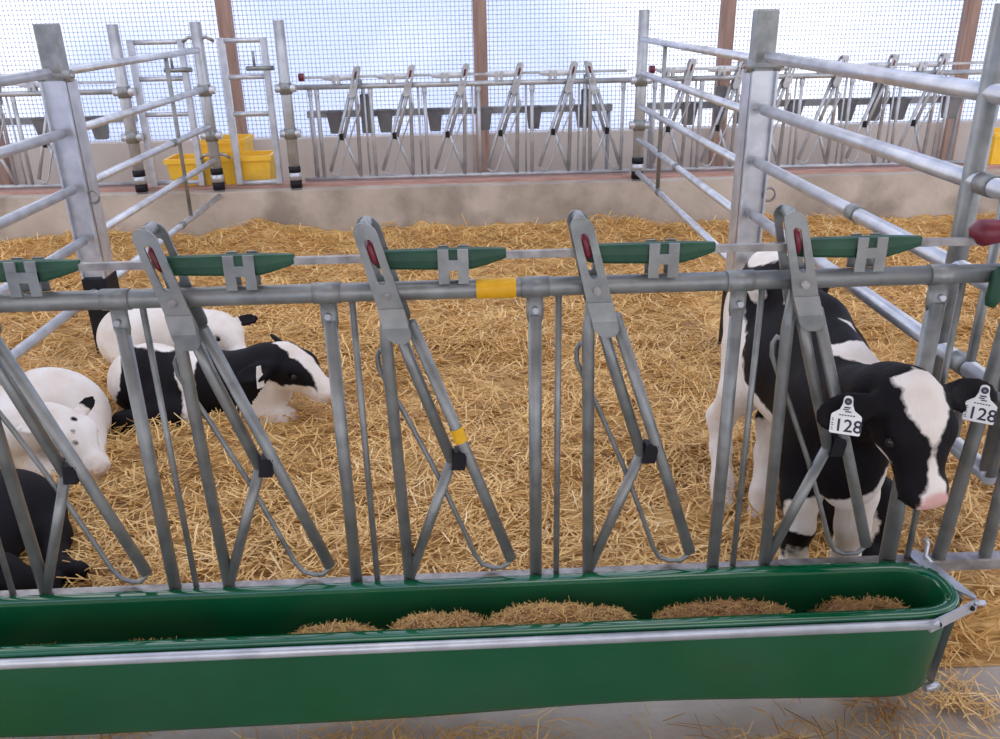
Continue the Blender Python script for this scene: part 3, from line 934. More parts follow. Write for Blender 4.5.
def trough_shell(rim):
    h = (YB - YF) / 2
    prof = [(h * 0.60, 0.098, 0.94), (h * 0.80, 0.104, 0.955), (h * 0.89, 0.122, 0.965), (h * 0.965, 0.33, 0.985), (h * 1.0, 0.348, 0.99), (h * 1.08, 0.352, 1.0), (h * 1.10, 0.358, 1.003), (h * 1.09, 0.366, 1.001),
            (h * 1.05, 0.3712, 0.996), (h * 0.92, 0.3704, 0.986), (h * 0.80, 0.3672, 0.976), (h * 0.75, 0.361, 0.970), (h * 0.725, 0.348, 0.966), (h * 0.69, 0.135, 0.955), (h * 0.62, 0.115, 0.945), (h * 0.55, 0.110, 0.93)]
    m = MB(); rows = [plan(a, z, xr) for a, z, xr in prof]
    N = len(rows[0]); vs = sum(rows, [])
    # slow waves of the moulded wall
    vs2 = []
    for (x, y, z) in vs:
        k = math.sin(x * 2.6 + 0.8) * 0.006 + math.sin(x * 6.1) * 0.003
        lowf = max(0.0, min(1.0, (0.34 - z) / 0.2))
        vs2.append((x, y + (k * lowf if y < yc else -k * lowf), z + (0.006 * math.sin(x * 3.1 + 1.0) if z < 0.13 else 0)))
    fs = []
    for r_ in range(len(rows) - 1):
        if (5 <= r_ < 11) != rim: continue
        for i in range(N - 1):
            fs.append((r_ * N + i, r_ * N + i + 1, (r_ + 1) * N + i + 1, (r_ + 1) * N + i))
    # floors: bridge front edge to back edge
    for r_, flip in (() if rim else ((0, True), (len(rows) - 1, False))):
        for i in range(N // 2):
            q = (r_ * N + i, r_ * N + i + 1, r_ * N + N - 2 - i, r_ * N + N - 1 - i)
            if len(set(q)) == 4: fs.append(q[::-1] if flip else q)
    m.add(vs2, fs, True)
    return m


shell = obj('shell', trough_shell(False), 'green_plastic', tr)
obj('rim', trough_shell(True), 'green_polished', shell)['label'] = 'worn glossy green rim'
# galvanized front bar, chamfered end strap, back plate
fb = MB().tube([(XL, YF - 0.022, 0.352), (0.905, YF - 0.022, 0.352)], 0.0125, 14, squash=(1, 0.8, 1.0))
obj('front_bar', fb, 'steel_bright', tr)


def strap(a, b, z0, z1, t):
    a = Vector((a[0], a[1], 0)); b = Vector((b[0], b[1], 0)); d = (b - a).normalized(); nn = Vector((d.y, -d.x, 0)) * t
    vs = [a, b, b + nn, a + nn]
    v = [(p.x, p.y, z0) for p in vs] + [(p.x, p.y, z1) for p in vs]
    return MB().add(v, [(0, 3, 2, 1), (4, 5, 6, 7), (0, 1, 5, 4), (1, 2, 6, 5), (2, 3, 7, 6), (3, 0, 4, 7)])


C1, C2, C3 = (0.885, YF - 0.026), (1.030, -0.178), (1.0, -0.03)
es = obj('end_strap', strap(C1, C2, 0.336, 0.366, 0.006), 'steel_bright', tr)
for t in (0.13, 0.86):
    p = Vector(C1).lerp(Vector(C2), t)
    obj('bolt', MB().ball((p.x + 0.004, p.y - 0.007, 0.352), 0.0065, 10, 6), 'black_rubber', es)
obj('corner_pin', MB().tube([(1.022, -0.185, 0.360), (1.045, -0.190, 0.362)], 0.0075, 10), 'steel_bright', tr)
pl = MB().prism([(1.030, -0.178), (1.036, -0.17), (0.990, 0.022), (0.955, 0.022), (0.962, -0.045), (0.985, -0.12)], Matrix.Translation((0, 0, 0.360)), 0.006)
obj('end_plate', pl, 'steel_bright', tr)
obj('hook', MB().tube([(1.0, -0.03, 0.362), (0.992, -0.012, 0.372), (0.992, -0.008, 0.41), (0.988, -0.004, 0.418)], 0.006, 8), 'steel_bright', tr)
m = MB().add([(1.006, -0.165, 0.355), (1.014, -0.15, 0.355), (0.995, -0.06, 0.355), (0.988, -0.07, 0.355), (0.985, -0.160, 0.085), (0.993, -0.145, 0.085), (0.985, -0.07, 0.085), (0.977, -0.08, 0.085)],
             [(3, 2, 1, 0), (4, 5, 6, 7), (0, 1, 5, 4), (1, 2, 6, 5), (2, 3, 7, 6), (3, 0, 4, 7)])
obj('end_hanger', m, 'steel_mid', tr)
obj('hanger_foot', MB().tube([(0.962, -0.165, 0.085), (0.998, -0.158, 0.085)], 0.011, 10), 'steel_bright', tr)

# feed heaps
def feed_z(X, Y):
    z = 0.125 + 0 * X
    for cx, w, h in ((-1.16, 0.20, 0.165), (-0.95, 0.13, 0.165), (-0.50, 0.15, 0.205), (-0.24, 0.15, 0.225), (0.04, 0.23, 0.235), (0.45, 0.22, 0.225), (0.80, 0.15, 0.215), (-1.8, 0.3, 0.16)):
        z = np.maximum(z, 0.12 + h * 0.97 * np.exp(-((X - cx) / w) ** 4 * 0.7) * (1 - 0.30 * ((Y - yc + 0.02) / 0.08) ** 2))
    return z + 0.028 * fbm(X, Y, 26, 3) + 0.02 * fbm(X + 9, Y, 9, 2)


nx, ny = 420, 24
X, Y = np.meshgrid(np.linspace(-2.38, 0.89, nx), np.linspace(yc - 0.065, yc + 0.065, ny), indexing='ij')
v = np.stack([X, Y, feed_z(X, Y)], -1).reshape(-1, 3)
i = np.arange(nx * ny).reshape(nx, ny)
f = np.stack([i[:-1, :-1], i[1:, :-1], i[1:, 1:], i[:-1, 1:]], -1).reshape(-1, 4)
feed = obj('chopped_feed', np_mesh('chopped_feed', v, f, 'hay_feed', True), None)
tag(feed, 'brown chopped hay feed heaped inside the green trough', 'feed', kind='stuff')
n = 7000
px = rng.uniform(-1.5, 0.9, n); py = rng.uniform(yc - 0.058, yc + 0.060, n)
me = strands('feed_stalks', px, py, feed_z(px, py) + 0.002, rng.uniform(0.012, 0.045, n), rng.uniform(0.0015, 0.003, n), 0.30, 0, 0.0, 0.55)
tag(obj('feed_stalks', me, None, feed), kind='stuff')

# ------------------------------------------------------------------ calves
class SDF:
    def __init__(self): self.p = []

    def cone(self, a, b, r1, r2, k=0.03): self.p.append(('c', np.array(a, float), np.array(b, float), r1, r2, k, 1)); return self

    def chain(self, pts, k=0.03):
        for (a, r1), (b, r2) in zip(pts[:-1], pts[1:]): self.cone(a, b, r1, r2, k)
        return self

    def ell(self, c, rad, R=None, k=0.03, sign=1):
        self.p.append(('e', np.array(c, float), np.array(rad, float), np.eye(3) if R is None else np.array(R, float), 0, k, sign)); return self

    def bounds(self, q):
        if q[0] == 'c':
            r = max(q[3], q[4]); return np.minimum(q[1], q[2]) - r, np.maximum(q[1], q[2]) + r
        h = np.sqrt(((q[3] * q[2][:, None]) ** 2).sum(0)); return q[1] - h, q[1] + h

    def mesh(self, h):
        bs = [self.bounds(q) for q in self.p if q[6] > 0]
        lo = np.min([b[0] for b in bs], 0) - 4 * h; hi = np.max([b[1] for b in bs], 0) + 4 * h
        dim = np.ceil((hi - lo) / h).astype(int) + 1
        D = np.full(dim, 1.0, np.float32)
        ax = [lo[i] + h * np.arange(dim[i]) for i in range(3)]
        for q in self.p:
            a, b = self.bounds(q); mg = 2 * q[5] + 3 * h
            s = [slice(max(0, int((a[i] - mg - lo[i]) / h)), min(dim[i], int((b[i] + mg - lo[i]) / h) + 2)) for i in range(3)]
            X, Y, Z = np.meshgrid(ax[0][s[0]], ax[1][s[1]], ax[2][s[2]], indexing='ij', sparse=True)
            if q[0] == 'c':
                A, B = q[1], q[2]; AB = B - A; L2 = max(AB @ AB, 1e-9)
                t = np.clip(((X - A[0]) * AB[0] + (Y - A[1]) * AB[1] + (Z - A[2]) * AB[2]) / L2, 0, 1)
                d = np.sqrt((X - A[0] - t * AB[0]) ** 2 + (Y - A[1] - t * AB[1]) ** 2 + (Z - A[2] - t * AB[2]) ** 2) - (q[3] + (q[4] - q[3]) * t)
            else:
                c, rad, R = q[1], q[2], q[3]
                k0 = 0; k1 = 0
                for i in range(3):
                    u = (X - c[0]) * R[i, 0] + (Y - c[1]) * R[i, 1] + (Z - c[2]) * R[i, 2]
                    k0 = k0 + (u / rad[i]) ** 2; k1 = k1 + (u / rad[i] ** 2) ** 2
                k0 = np.sqrt(k0); k1 = np.sqrt(k1) + 1e-6
                d = k0 * (k0 - 1) / k1
            sub = D[s[0], s[1], s[2]]; k = q[5]
            if q[6] > 0:
                hh = np.clip(0.5 + 0.5 * (sub - d) / k, 0, 1)
                D[s[0], s[1], s[2]] = sub * (1 - hh) + d * hh - k * hh * (1 - hh)
            else:
                hh = np.clip(0.5 - 0.5 * (sub + d) / k, 0, 1)
                D[s[0], s[1], s[2]] = sub * (1 - hh) - d * hh + k * hh * (1 - hh)
        # naive surface nets
        S = D < 0
        offs = [(i, j, k) for i in (0, 1) for j in (0, 1) for k in (0, 1)]
        cnt = np.zeros(np.array(dim) - 1, np.int8)
        for i, j, k in offs: cnt += S[i:dim[0] - 1 + i, j:dim[1] - 1 + j, k:dim[2] - 1 + k]
        act = np.argwhere((cnt > 0) & (cnt < 8))
        idx = np.full(np.array(dim) - 1, -1, np.int64); idx[act[:, 0], act[:, 1], act[:, 2]] = np.arange(len(act))
        val = np.stack([D[act[:, 0] + i, act[:, 1] + j, act[:, 2] + k] for i, j, k in offs], 1)
        pos = np.zeros((len(act), 3)); num = np.zeros(len(act))
        O = np.array(offs, float)
        for a in range(8):
            for b in range(a + 1, 8):
                if np.abs(O[a] - O[b]).sum() != 1: continue
                m = (val[:, a] < 0) != (val[:, b] < 0)
                t = val[m, a] / (val[m, a] - val[m, b])
                pos[m] += O[a] + (O[b] - O[a]) * t[:, None]; num[m] += 1
        V = lo + h * (act + pos / num[:, None])
        faces = []
        for axis in range(3):
            e = [1, 1, 1]; e[axis] = 0
            sl0 = [slice(1, -1)] * 3; sl1 = [slice(1, -1)] * 3
            sl0[axis] = slice(0, -1); sl1[axis] = slice(1, None)
            a = S[tuple(sl0)]; b = S[tuple(sl1)]
            for flip, msk in ((False, a & ~b), (True, b & ~a)):
                c = np.argwhere(msk)
                for q_ in range(3):
                    if q_ != axis: c[:, q_] += 1
                o1, o2 = [i for i in range(3) if i != axis]
                if axis == 1: o1, o2 = o2, o1
                g = []
                for d1, d2 in ((1, 1), (0, 1), (0, 0), (1, 0)):
                    cc = c.copy(); cc[:, o1] -= d1; cc[:, o2] -= d2
                    g.append(idx[cc[:, 0], cc[:, 1], cc[:, 2]])
                g = np.stack(g, 1)
                faces.append(g[:, ::-1] if flip else g)
        Fc = np.concatenate(faces)
        Fc = Fc[(Fc >= 0).all(1)]
        return V, Fc


def unit(v): v = np.array(v, float); return v / np.linalg.norm(v)


class Head:
    def __init__(self, poll, nose, up, size=1.0, roll=0.0):
        self.o = np.array(poll, float); self.t = unit(np.array(nose, float) - self.o)
        u = np.array(up, float); u = unit(u - self.t * (u @ self.t)); s = np.cross(self.t, u)
        if roll: u, s = u * math.cos(roll) + s * math.sin(roll), s * math.cos(roll) - u * math.sin(roll)
        self.n = u; self.s = s; self.k = size; self.es = 1.0; self.R = np.stack([self.t, self.s, self.n])

    def P(self, t, s, n): return self.o + self.k * (t * self.t + s * self.s + n * self.n)

    def loc(self, V):
        d = (V - self.o) / self.k
        return d @ self.t, d @ self.s, d @ self.n

    def ear_frame(self, sd, droop=0.25):
        back = -0.12
        if hasattr(droop, '__len__'): droop, back = droop
        a = unit(self.s * sd - self.t * back - self.n * droop)
        w = self.t - a * (a @ self.t); w = unit(w)
        nn = np.cross(a, w)
        if nn @ self.n < 0: nn = -nn
        return a, w, nn

    def build(self, S, droop=(0.15, 0.15), ears=True):
        k = self.k; P = self.P; R = self.R
        S.ell(P(0.050, 0, -0.010), np.array((0.082, 0.070, 0.066)) * k, R, 0.03)
        S.ell(P(0.095, 0, -0.004), np.array((0.075, 0.076, 0.052)) * k, R, 0.03)
        S.cone(P(0.10, 0, -0.016), P(0.20, 0, -0.014), 0.060 * k, 0.046 * k, 0.03)
        S.ell(P(0.222, 0, -0.012), np.array((0.043, 0.051, 0.043)) * k, R, 0.02)
        S.cone(P(0.06, 0, -0.062), P(0.205, 0, -0.040), 0.042 * k, 0.030 * k, 0.03)
        for sd in (-1, 1):
            S.ell(P(0.085, sd * 0.052, 0.020), np.array((0.035, 0.024, 0.022)) * k, R, 0.025)
            S.ell(P(0.075, sd * 0.044, -0.045), np.array((0.055, 0.030, 0.042)) * k, R, 0.03)
            S.ell(P(0.246, sd * 0.024, 0.002), np.array((0.018, 0.016, 0.018)) * k, R, 0.012)
            if ears:
                a, w, nn = self.ear_frame(sd, droop[0 if sd < 0 else 1])
                RR = np.stack([a, w, nn])
                b = P(0.022, sd * 0.058, -0.008)
                S.cone(b, b + a * 0.05 * k, 0.024 * k, 0.020 * k, 0.02)
                k *= self.es
                S.ell(b + a * 0.090 * k, np.array((0.072, 0.042, 0.013)) * k, RR, 0.015)
                S.ell(b + a * 0.090 * k + nn * 0.016 * k, np.array((0.052, 0.026, 0.012)) * k, RR, 0.008, -1)
                k = self.k
            S.ell(P(0.262, sd * 0.024, 0.010), np.array((0.010, 0.008, 0.010)) * k, R, 0.006, -1)
            S.ell(P(0.108, sd * 0.074, 0.008), np.array((0.016, 0.010, 0.013)) * k, R, 0.008, -1)
            S.cone(P(0.235, sd * 0.048, -0.036), P(0.268, sd * 0.012, -0.030), 0.004, 0.004, 0.006)
            S.p[-1] = S.p[-1][:6] + (1,)
        return self

    def ear_loc(self, V, sd, droop):
        a, w, nn = self.ear_frame(sd, droop)
        b = self.P(0.022, sd * 0.058, -0.008)
        d = (V - b) / self.k
        return d @ a, d @ w, d @ nn


def blob(V, c, r):
    """signed 'inside' amount in metres of an ellipsoidal patch"""
    c = np.array(c, float); r = np.array(r if hasattr(r, '__len__') else (r, r, r), float)
    return (1 - np.sqrt((((V - c) / r) ** 2).sum(1))) * r.min()


def calf(label, S, h, base, white_fn, head, droop=(0.15, 0.15), eye=True, group='calves in the straw'):
    V, Fc = S.mesh(h)
    W, Pk = white_fn(V)
    base = np.array(base, float)
    me = np_mesh('calf', V - base, Fc, 'coat', True)
    for nm, arr in (('white', W), ('pink', Pk)):
        a = me.attributes.new(nm, 'FLOAT', 'POINT'); a.data.foreach_set('value', np.asarray(arr, np.float32))
    o = bpy.data.objects.new('calf', me); col.objects.link(o); o.location = base
    tag(o, label, 'calf', group)
    if head is not None and eye:
        for sd in (-1, 1):
            c = head.P(0.108, sd * 0.066, 0.008)
            obj('eye', MB().ball(c, 0.0145 * head.k, 12, 8), 'eye', o)
    return o


def nose_pink(V, H, amt=0.8):
    t, s, n = H.loc(V)
    d = np.sqrt(((t - 0.258) / 0.028) ** 2 + (s / 0.036) ** 2 + ((n - 0.002) / 0.032) ** 2)
    return np.clip((1.15 - d) / 0.3, 0, 1) * amt


def tri(x, pts):
    return np.interp(x, [p[0] for p in pts], [p[1] for p in pts])


# ---- the tagged calf standing at the feed fence
S = SDF()
S.ell((0.890, 0.95, 0.715), (0.155, 0.175, 0.165), k=0.06)
S.ell((0.902, 0.66, 0.610), (0.185, 0.30, 0.205), k=0.06)
S.ell((0.868, 0.36, 0.595), (0.135, 0.19, 0.190), k=0.06)
S.chain([((0.885, 0.34, 0.752), 0.066), ((0.905, 0.60, 0.79), 0.062), ((0.892, 0.90, 0.835), 0.055), ((0.885, 1.06, 0.835), 0.048)], 0.06)
for sx in (-1, 1):
    S.ell((0.866 + sx * 0.088, 0.31, 0.57), (0.058, 0.10, 0.16), k=0.05)
    S.ell((0.89 + sx * 0.105, 0.90, 0.61), (0.06, 0.13, 0.17), k=0.05)
    S.ell((0.89 + sx * 0.10, 0.86, 0.825), (0.035, 0.06, 0.035), k=0.05)
S.chain([((0.875, 0.26, 0.66), 0.128), ((0.812, 0.08, 0.77), 0.078), ((0.803, -0.04, 0.84), 0.066), ((0.81, -0.10, 0.872), 0.064)], 0.05)
S.ell((0.860, 0.18, 0.52), (0.09, 0.07, 0.12), k=0.05)
S.chain([((0.775, 0.30, 0.50), 0.070), ((0.765, 0.25, 0.40), 0.052), ((0.765, 0.235, 0.305), 0.041), ((0.765, 0.245, 0.22), 0.033), ((0.764, 0.235, 0.165), 0.039), ((0.762, 0.215, 0.10), 0.042)], 0.025)
S.chain([((0.935, 0.30, 0.50), 0.072), ((0.922, 0.25, 0.40), 0.056), ((0.917, 0.232, 0.305), 0.045), ((0.914, 0.24, 0.22), 0.036), ((0.914, 0.23, 0.165), 0.041), ((0.914, 0.21, 0.10), 0.044)], 0.025)
S.chain([((0.80, 0.88, 0.58), 0.095), ((0.752, 0.80, 0.46), 0.066), ((0.722, 0.885, 0.335), 0.045), ((0.715, 0.83, 0.24), 0.034), ((0.705, 0.75, 0.15), 0.036), ((0.70, 0.71, 0.09), 0.042)], 0.03)
S.chain([((0.98, 0.88, 0.58), 0.095), ((0.95, 0.79, 0.46), 0.066), ((0.885, 0.85, 0.335), 0.043), ((0.855, 0.78, 0.24), 0.033), ((0.815, 0.67, 0.15), 0.034), ((0.805, 0.64, 0.09), 0.040)], 0.03)
S.chain([((0.89, 1.10, 0.82), 0.026), ((0.89, 1.15, 0.70), 0.018), ((0.895, 1.14, 0.45), 0.016), ((0.895, 1.13, 0.33), 0.028)], 0.02)
H1 = Head((0.816, -0.110, 0.888), (0.839, -0.225, 0.660), (0.06, -0.88, 0.5), 1.0)
DR1 = (0.12, 0.05)
H1.build(S, DR1)


def coat1(V):
    w = np.full(len(V), -0.05)
    mx = lambda a, b: np.maximum(a, b)
    w = mx(w, blob(V, (0.695, 0.92, 0.50), (0.085, 0.24, 0.36)))      # outer right thigh
    w = mx(w, blob(V, (0.70, 0.80, 0.18), (0.09, 0.18, 0.26)))        # right hind leg
    w = mx(w, blob(V, (0.83, 0.72, 0.20), (0.11, 0.18, 0.20)))        # left hind leg
    w = mx(w, blob(V, (0.855, 1.00, 0.93), (0.085, 0.13, 0.10)))      # tail head
    w = mx(w, blob(V, (0.765, 0.80, 0.83), (0.040, 0.05, 0.06)))      # hip spots
    w = mx(w, blob(V, (0.850, 0.66, 0.86), (0.038, 0.06, 0.06)))
    w = mx(w, blob(V, (0.745, 0.66, 0.44), (0.09, 0.24, 0.12)))        # belly
    w = mx(w, blob(V, (0.89, 0.55, 0.41), (0.14, 0.30, 0.08)))
    w = mx(w, blob(V, (0.965, 0.36, 0.775), (0.145, 0.15, 0.13)))       # shoulder saddle
    w = np.minimum(w, -blob(V, (0.875, 0.42, 0.82), (0.07, 0.075, 0.08)))
    w = mx(w, blob(V, (0.89, 0.16, 0.38), (0.115, 0.15, 0.10)))       # brisket
    w = mx(w, blob(V, (0.92, 0.22, 0.22), (0.075, 0.12, 0.25)))       # left front leg
    w = mx(w, blob(V, (0.775, 0.20, 0.365), (0.075, 0.07, 0.06)))
    w = mx(w, blob(V, (0.765, 0.22, 0.11), (0.06, 0.10, 0.145)))      # right front foot
    w = mx(w, blob(V, (0.945, 0.13, 0.47), (0.04, 0.08, 0.07)))       # chest wedge
    t, s, n = H1.loc(V)
    hm = (n > -0.03) & (t > -0.05) & (t < 0.30)
    wid = tri(t, [(-0.05, 0.0), (-0.04, 0.010), (-0.03, 0.046), (0.0, 0.053), (0.045, 0.049), (0.08, 0.033), (0.108, 0.012), (0.13, 0.0045), (0.165, 0.007), (0.19, 0.017), (0.22, 0.027), (0.27, 0.030)])
    cen = tri(t, [(-0.05, -0.004), (0.06, -0.004), (0.10, -0.002), (0.16, -0.001), (0.22, -0.002), (0.27, -0.004)])
    bl = np.where(hm & (np.abs(s) < 0.09), wid - np.abs(s - cen), -0.05)
    w = mx(w, bl)
    w = mx(w, np.where(t > 0.05, blob(V, H1.P(0.130, 0.055, -0.060), (0.016, 0.03, 0.036)), -0.05))
    t2 = np.sqrt(((t - 0.252) / 0.030) ** 2 + ((s + 0.006) / 0.036) ** 2 + ((n - 0.012) / 0.036) ** 2)
    return w, np.clip((1.15 - t2) / 0.3, 0, 1) * 0.85


tagged = calf('black and white calf with ear tags 128 standing with its head through the fence', S, 0.0075, (0.86, 0.6, 0.09), coat1, H1, DR1)


def ear_tag(parent, c, right, up, w, hgt, mirror=False):
    """c: centre of the hole; right/up: in-plane axes; flared plastic tag with printed number"""
    M = frame(c, right, up)
    # plate hangs below the hole
    out = [(-0.15, 0.10), (-0.11, 0.17), (0.0, 0.20), (0.11, 0.17), (0.15, 0.10), (0.17, -0.12), (0.24, -0.30), (0.46, -0.46), (0.5, -0.52), (0.5, -1.12), (0.47, -1.16), (-0.47, -1.16), (-0.5, -1.12), (-0.5, -0.52), (-0.46, -0.46), (-0.24, -0.30), (-0.17, -0.12)]
    out = [(u * w, v * w) for u, v in out]
    plate = obj('ear_tag', MB().prism(out, M, 0.0025), 'tag_plastic', parent)
    plate['label'] = 'white plastic ear tag printed 128'
    cw = Vector(c)
    nn = Vector(right).normalized().cross(Vector(up)).normalized()
    obj('button', MB().tube([cw + nn * 0.0026, cw + nn * 0.006], 0.0075, 14), 'tag_ink', plate)
    obj('button_centre', MB().tube([cw + nn * 0.006, cw + nn * 0.0066], 0.003, 10), 'grey_plastic', plate)

    def lettering(s, size, x, y, name):
        cu = bpy.data.curves.new(name, 'FONT'); cu.body = s; cu.size = size; cu.align_x = 'CENTER'; cu.extrude = 0.0002; cu.resolution_u = 3
        cu.offset = size * 0.012
        tmp = bpy.data.objects.new(name, cu); col.objects.link(tmp)
        bpy.context.view_layer.update()
        me = bpy.data.meshes.new_from_object(tmp.evaluated_get(bpy.context.evaluated_depsgraph_get()))
        bpy.data.objects.remove(tmp)
        T = M @ Matrix.Translation((x, y, 0.0030))
        me.transform(T)
        me.transform(Matrix.Translation(-world_loc(plate)))
        me.materials.clear(); me.materials.append(MATS['tag_ink'])
        o = bpy.data.objects.new(name, me); col.objects.link(o); o.parent = plate
        return o
    lettering('128', w * 0.62, 0.09 * w, -1.06 * w, 'number')
    # crest and small side marks
    m = MB()
    def mark(a, b, c_, d_): 
        vs = [M @ Vector((u * w, v * w, z_)) for z_ in (0.0026, 0.0032) for u, v in ((a, b), (c_, b), (c_, d_), (a, d_))]
        m.add(vs, [(0, 3, 2, 1), (4, 5, 6, 7), (0, 1, 5, 4), (1, 2, 6, 5), (2, 3, 7, 6), (3, 0, 4, 7)])
    for a, b, c_, d_ in ((-0.10, -0.24, 0.10, -0.19), (-0.13, -0.31, 0.06, -0.27), (-0.06, -0.38, 0.14, -0.34)): mark(a, b, c_, d_)
    for u0 in (-0.24, -0.15, -0.06, 0.03, 0.12, 0.21): mark(u0, -0.51, u0 + 0.06, -0.47)
    for v0 in (-0.66, -0.82, -0.98): mark(-0.46, v0, -0.40, v0 + 0.03); mark(-0.46, v0 - 0.06, -0.38, v0 - 0.04)
    obj('print_marks', m, 'tag_ink', plate)


def on_ear(H, sd, droop, a_, w_, n_):
    a, w, nn = H.ear_frame(sd, droop)
    b = H.P(0.022, sd * 0.058, -0.008)
    return b + (a * a_ + w * w_ + nn * n_) * H.k


for sd, dr in ((-1, DR1[0]), (1, DR1[1])):
    c = on_ear(H1, sd, dr, 0.098 if sd < 0 else 0.095, -0.010 if sd < 0 else -0.024, 0.034)
    view = (CAM - Vector(c)).normalized()
    nrm = (view + Vector((0.10 if sd < 0 else -0.05, 0, -0.12))).normalized()
    upv = Vector((0.04 * -sd, 0, 1)); rt = upv.cross(nrm).normalized()
    ear_tag(tagged, c, rt, nrm.cross(rt), 0.062, 0.09)

# ---- black and white calf lying to the left
S = SDF()
S.ell((-1.53, 1.66, 0.215), (0.185, 0.150, 0.165), k=0.06)
S.ell((-1.29, 1.61, 0.205), (0.24, 0.150, 0.160), k=0.06)
S.ell((-1.08, 1.57, 0.215), (0.17, 0.130, 0.150), k=0.06)
S.chain([((-1.10, 1.58, 0.25), 0.105), ((-1.00, 1.565, 0.30), 0.095), ((-0.93, 1.55, 0.345), 0.068)], 0.05)
S.chain([((-1.06, 1.50, 0.13), 0.060), ((-0.94, 1.50, 0.09), 0.042), ((-0.92, 1.50, 0.07), 0.036), ((-1.02, 1.45, 0.06), 0.028)], 0.03)
S.chain([((-1.44, 1.54, 0.18), 0.095), ((-1.38, 1.47, 0.14), 0.075), ((-1.60, 1.46, 0.115), 0.045), ((-1.42, 1.41, 0.10), 0.030)], 0.03)
H2 = Head((-0.935, 1.545, 0.365), (-0.725, 1.455, 0.215), (0.45, -0.25, 0.85), 1.08)
DR2 = ((0.9, 2.3), (0.45, 0.45))
H2.build(S, DR2)


def coat2(V):
    w = np.full(len(V), -0.05); mx = np.maximum
    w = mx(w, blob(V, (-1.69, 1.62, 0.28), (0.085, 0.18, 0.12)))
    w = mx(w, blob(V, (-1.46, 1.72, 0.385), (0.17, 0.10, 0.055)))
    w = mx(w, blob(V, (-1.33, 1.60, 0.33), (0.045, 0.30, 0.09)))
    w = mx(w, blob(V, (-1.315, 1.47, 0.22), (0.028, 0.10, 0.13)))
    w = mx(w, blob(V, (-1.13, 1.66, 0.36), (0.05, 0.05, 0.025)))
    t, s, n = H2.loc(V)
    wid = tri(t, [(-0.06, 0.0), (-0.01, 0.025), (0.05, 0.034), (0.12, 0.032), (0.17, 0.034), (0.205, 0.042), (0.23, 0.06), (0.245, 0.10), (0.27, 0.10)])
    w = mx(w, np.where((t > -0.06) & (n > -0.02 - 0.08 * (t > 0.225)), wid - np.abs(s), -0.05))
    w = mx(w, np.where((t > 0.03) & (t < 0.3), np.minimum(-0.062 - n, 0.02), -0.05))
    w = mx(w, blob(V, (-0.86, 1.47, 0.20), (0.10, 0.10, 0.075)))
    return w, nose_pink(V, H2, 0.5)


c2 = calf('black and white calf lying in the straw, head raised and facing right', S, 0.009, (-1.25, 1.6, 0.08), coat2, H2)
p = on_ear(H2, 1, DR2[1], 0.07, 0.0, 0.018)
m = MB().prism([(-0.010, 0.01), (0.010, 0.01), (0.012, -0.02), (0.020, -0.03), (0.020, -0.082), (-0.016, -0.082), (-0.016, -0.03)], frame(p + np.array((0, -0.012, 0.01)), (0.55, 0.75, -0.1), (-0.10, -0.05, 1)), 0.0025)
obj('ear_tag', m, 'tag_plastic', c2)

# ---- white calf lying behind it
S = SDF()
S.ell((-1.80, 2.20, 0.215), (0.17, 0.155, 0.165), k=0.06)
S.ell((-1.62, 2.20, 0.215), (0.22, 0.160, 0.165), k=0.06)
S.ell((-1.47, 2.17, 0.21), (0.15, 0.130, 0.145), k=0.06)
S.chain([((-1.48, 2.15, 0.24), 0.10), ((-1.38, 2.10, 0.28), 0.085), ((-1.33, 2.06, 0.31), 0.066)], 0.05)
S.chain([((-1.45, 2.06, 0.15), 0.06), ((-1.32, 1.98, 0.11), 0.042), ((-1.42, 1.92, 0.10), 0.03)], 0.03)
S.chain([((-1.78, 2.10, 0.18), 0.095), ((-1.70, 2.06, 0.11), 0.075)], 0.03)
H3 = Head((-1.335, 2.07, 0.335), (-1.20, 1.93, 0.185), (0.5, -0.3, 0.8), 0.95)
DR3 = (-0.25, 0.3)
H3.es = 0.9
H3.build(S, DR3)


def ears_dark(V, H, DR, w, both=True):
    for sd, dr in ((-1, DR[0]), (1, DR[1]))[:2 if both else 1]:
        a, b, c = H.ear_loc(V, sd, dr)
        w = np.minimum(w, np.where((a > 0.035) & (a < 0.2) & (np.abs(b) < 0.06) & (np.abs(c) < 0.035), 0.045 - a, w))
    return w


def coat3(V):
    w = np.full(len(V), 0.05)
    return ears_dark(V, H3, DR3, w), nose_pink(V, H3, 0.6)


calf('white calf with dark ears lying behind the black and white one', S, 0.010, (-1.65, 2.2, 0.08), coat3, H3)

# ---- white speckled calf curled up at the left edge
S = SDF()
S.ell((-1.79, 1.39, 0.18), (0.165, 0.16, 0.16), k=0.06)
S.ell((-1.86, 1.40, 0.215), (0.18, 0.17, 0.17), k=0.06)
S.ell((-1.95, 1.28, 0.21), (0.13, 0.15, 0.15), k=0.06)
S.chain([((-1.94, 1.20, 0.23), 0.105), ((-1.82, 1.12, 0.27), 0.095), ((-1.71, 1.10, 0.30), 0.074)], 0.05)
S.chain([((-1.84, 1.12, 0.15), 0.06), ((-1.68, 1.02, 0.12), 0.045), ((-1.56, 0.99, 0.10), 0.036)], 0.03)
S.chain([((-1.70, 1.33, 0.18), 0.095), ((-1.66, 1.22, 0.14), 0.07), ((-1.58, 1.12, 0.10), 0.038)], 0.04)
H4 = Head((-1.665, 1.10, 0.322), (-1.51, 0.99, 0.165), (0.55, -0.25, 0.8), 1.02)
DR4 = ((-0.5, 0.5), (0.3, 0.6))
H4.es = 0.62
H4.build(S, DR4)


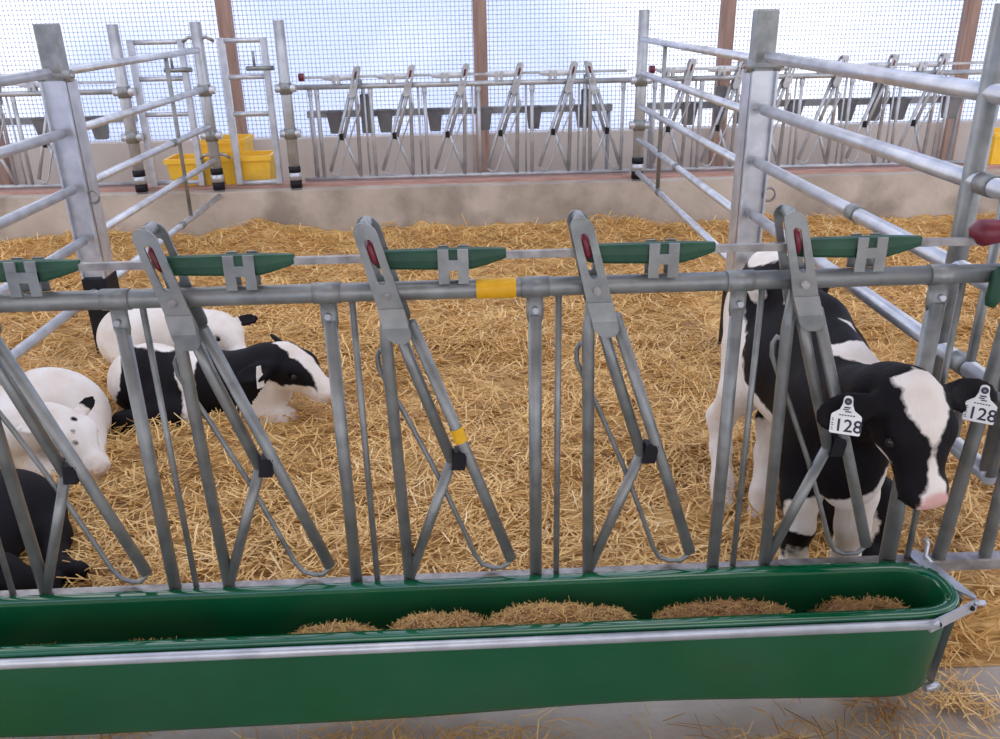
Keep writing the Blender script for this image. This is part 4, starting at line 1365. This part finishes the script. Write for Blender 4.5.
def coat4(V):
    w = np.full(len(V), 0.05)
    w = ears_dark(V, H4, DR4, w, False)
    for c, r in ((H4.P(0.05, 0.066, -0.03), 0.014), (H4.P(0.11, 0.064, -0.02), 0.015), (H4.P(0.155, 0.052, -0.01), 0.012), (H4.P(0.14, 0.05, -0.05), 0.012),
                 (H4.P(0.02, 0.07, -0.05), 0.012), ((-1.80, 1.05, 0.27), 0.024), ((-1.77, 1.04, 0.31), 0.014), ((-1.84, 1.05, 0.22), 0.012), (H4.P(0.06, 0.0, 0.055), 0.009), (H4.P(0.10, 0.03, 0.045), 0.010), (H4.P(0.13, 0.035, 0.03), 0.011)):
        w = np.minimum(w, -blob(V, c, r))
    return w, nose_pink(V, H4, 0.2)


calf('white calf with small black speckles curled up asleep at the left', S, 0.009, (-1.8, 1.3, 0.08), coat4, H4)

# ---- black calf at the lower left
S = SDF()
S.ell((-1.70, 0.70, 0.165), (0.17, 0.15, 0.145), k=0.06)
S.ell((-1.72, 0.56, 0.175), (0.17, 0.19, 0.150), k=0.06)
S.ell((-1.70, 0.40, 0.18), (0.15, 0.15, 0.14), k=0.06)
S.chain([((-1.70, 0.36, 0.22), 0.10), ((-1.62, 0.27, 0.23), 0.085), ((-1.56, 0.25, 0.235), 0.07)], 0.05)
S.chain([((-1.60, 0.70, 0.16), 0.09), ((-1.52, 0.60, 0.13), 0.06), ((-1.47, 0.50, 0.11), 0.04), ((-1.40, 0.42, 0.12), 0.032), ((-1.355, 0.415, 0.125), 0.030)], 0.03)
H5 = Head((-1.57, 0.26, 0.24), (-1.42, 0.34, 0.13), (0.4, -0.1, 0.9), 0.95)
H5.build(S, (0.1, 0.1))


def coat5(V):
    w = np.full(len(V), -0.05)
    return w, nose_pink(V, H5, 0.0)


calf('all-black calf lying close behind the fence at the lower left corner', S, 0.010, (-1.7, 0.55, 0.08), coat5, H5)

# ---- black calf lying behind the tagged calf's legs
S = SDF()
S.ell((1.05, 0.72, 0.19), (0.11, 0.17, 0.13), k=0.05)
S.ell((1.075, 0.54, 0.185), (0.115, 0.16, 0.13), k=0.05)
S.chain([((1.07, 0.48, 0.22), 0.08), ((1.085, 0.44, 0.27), 0.065)], 0.04)
S.chain([((1.03, 0.44, 0.14), 0.05), ((1.04, 0.36, 0.115), 0.036), ((1.08, 0.37, 0.11), 0.03)], 0.03)
H6 = Head((1.085, 0.45, 0.29), (1.11, 0.36, 0.12), (0.1, -0.8, 0.4), 0.72)
H6.build(S, (0.1, 0.1), ears=False)


def coat6(V):
    w = np.full(len(V), -0.05)
    w = np.maximum(w, blob(V, H6.P(0.13, 0.06, 0.0), (0.02, 0.05, 0.06)))
    return w, nose_pink(V, H6, 0.0)


calf('small black calf lying in the straw behind the front legs of the tagged calf', S, 0.009, (1.04, 0.6, 0.08), coat6, H6, eye=False)
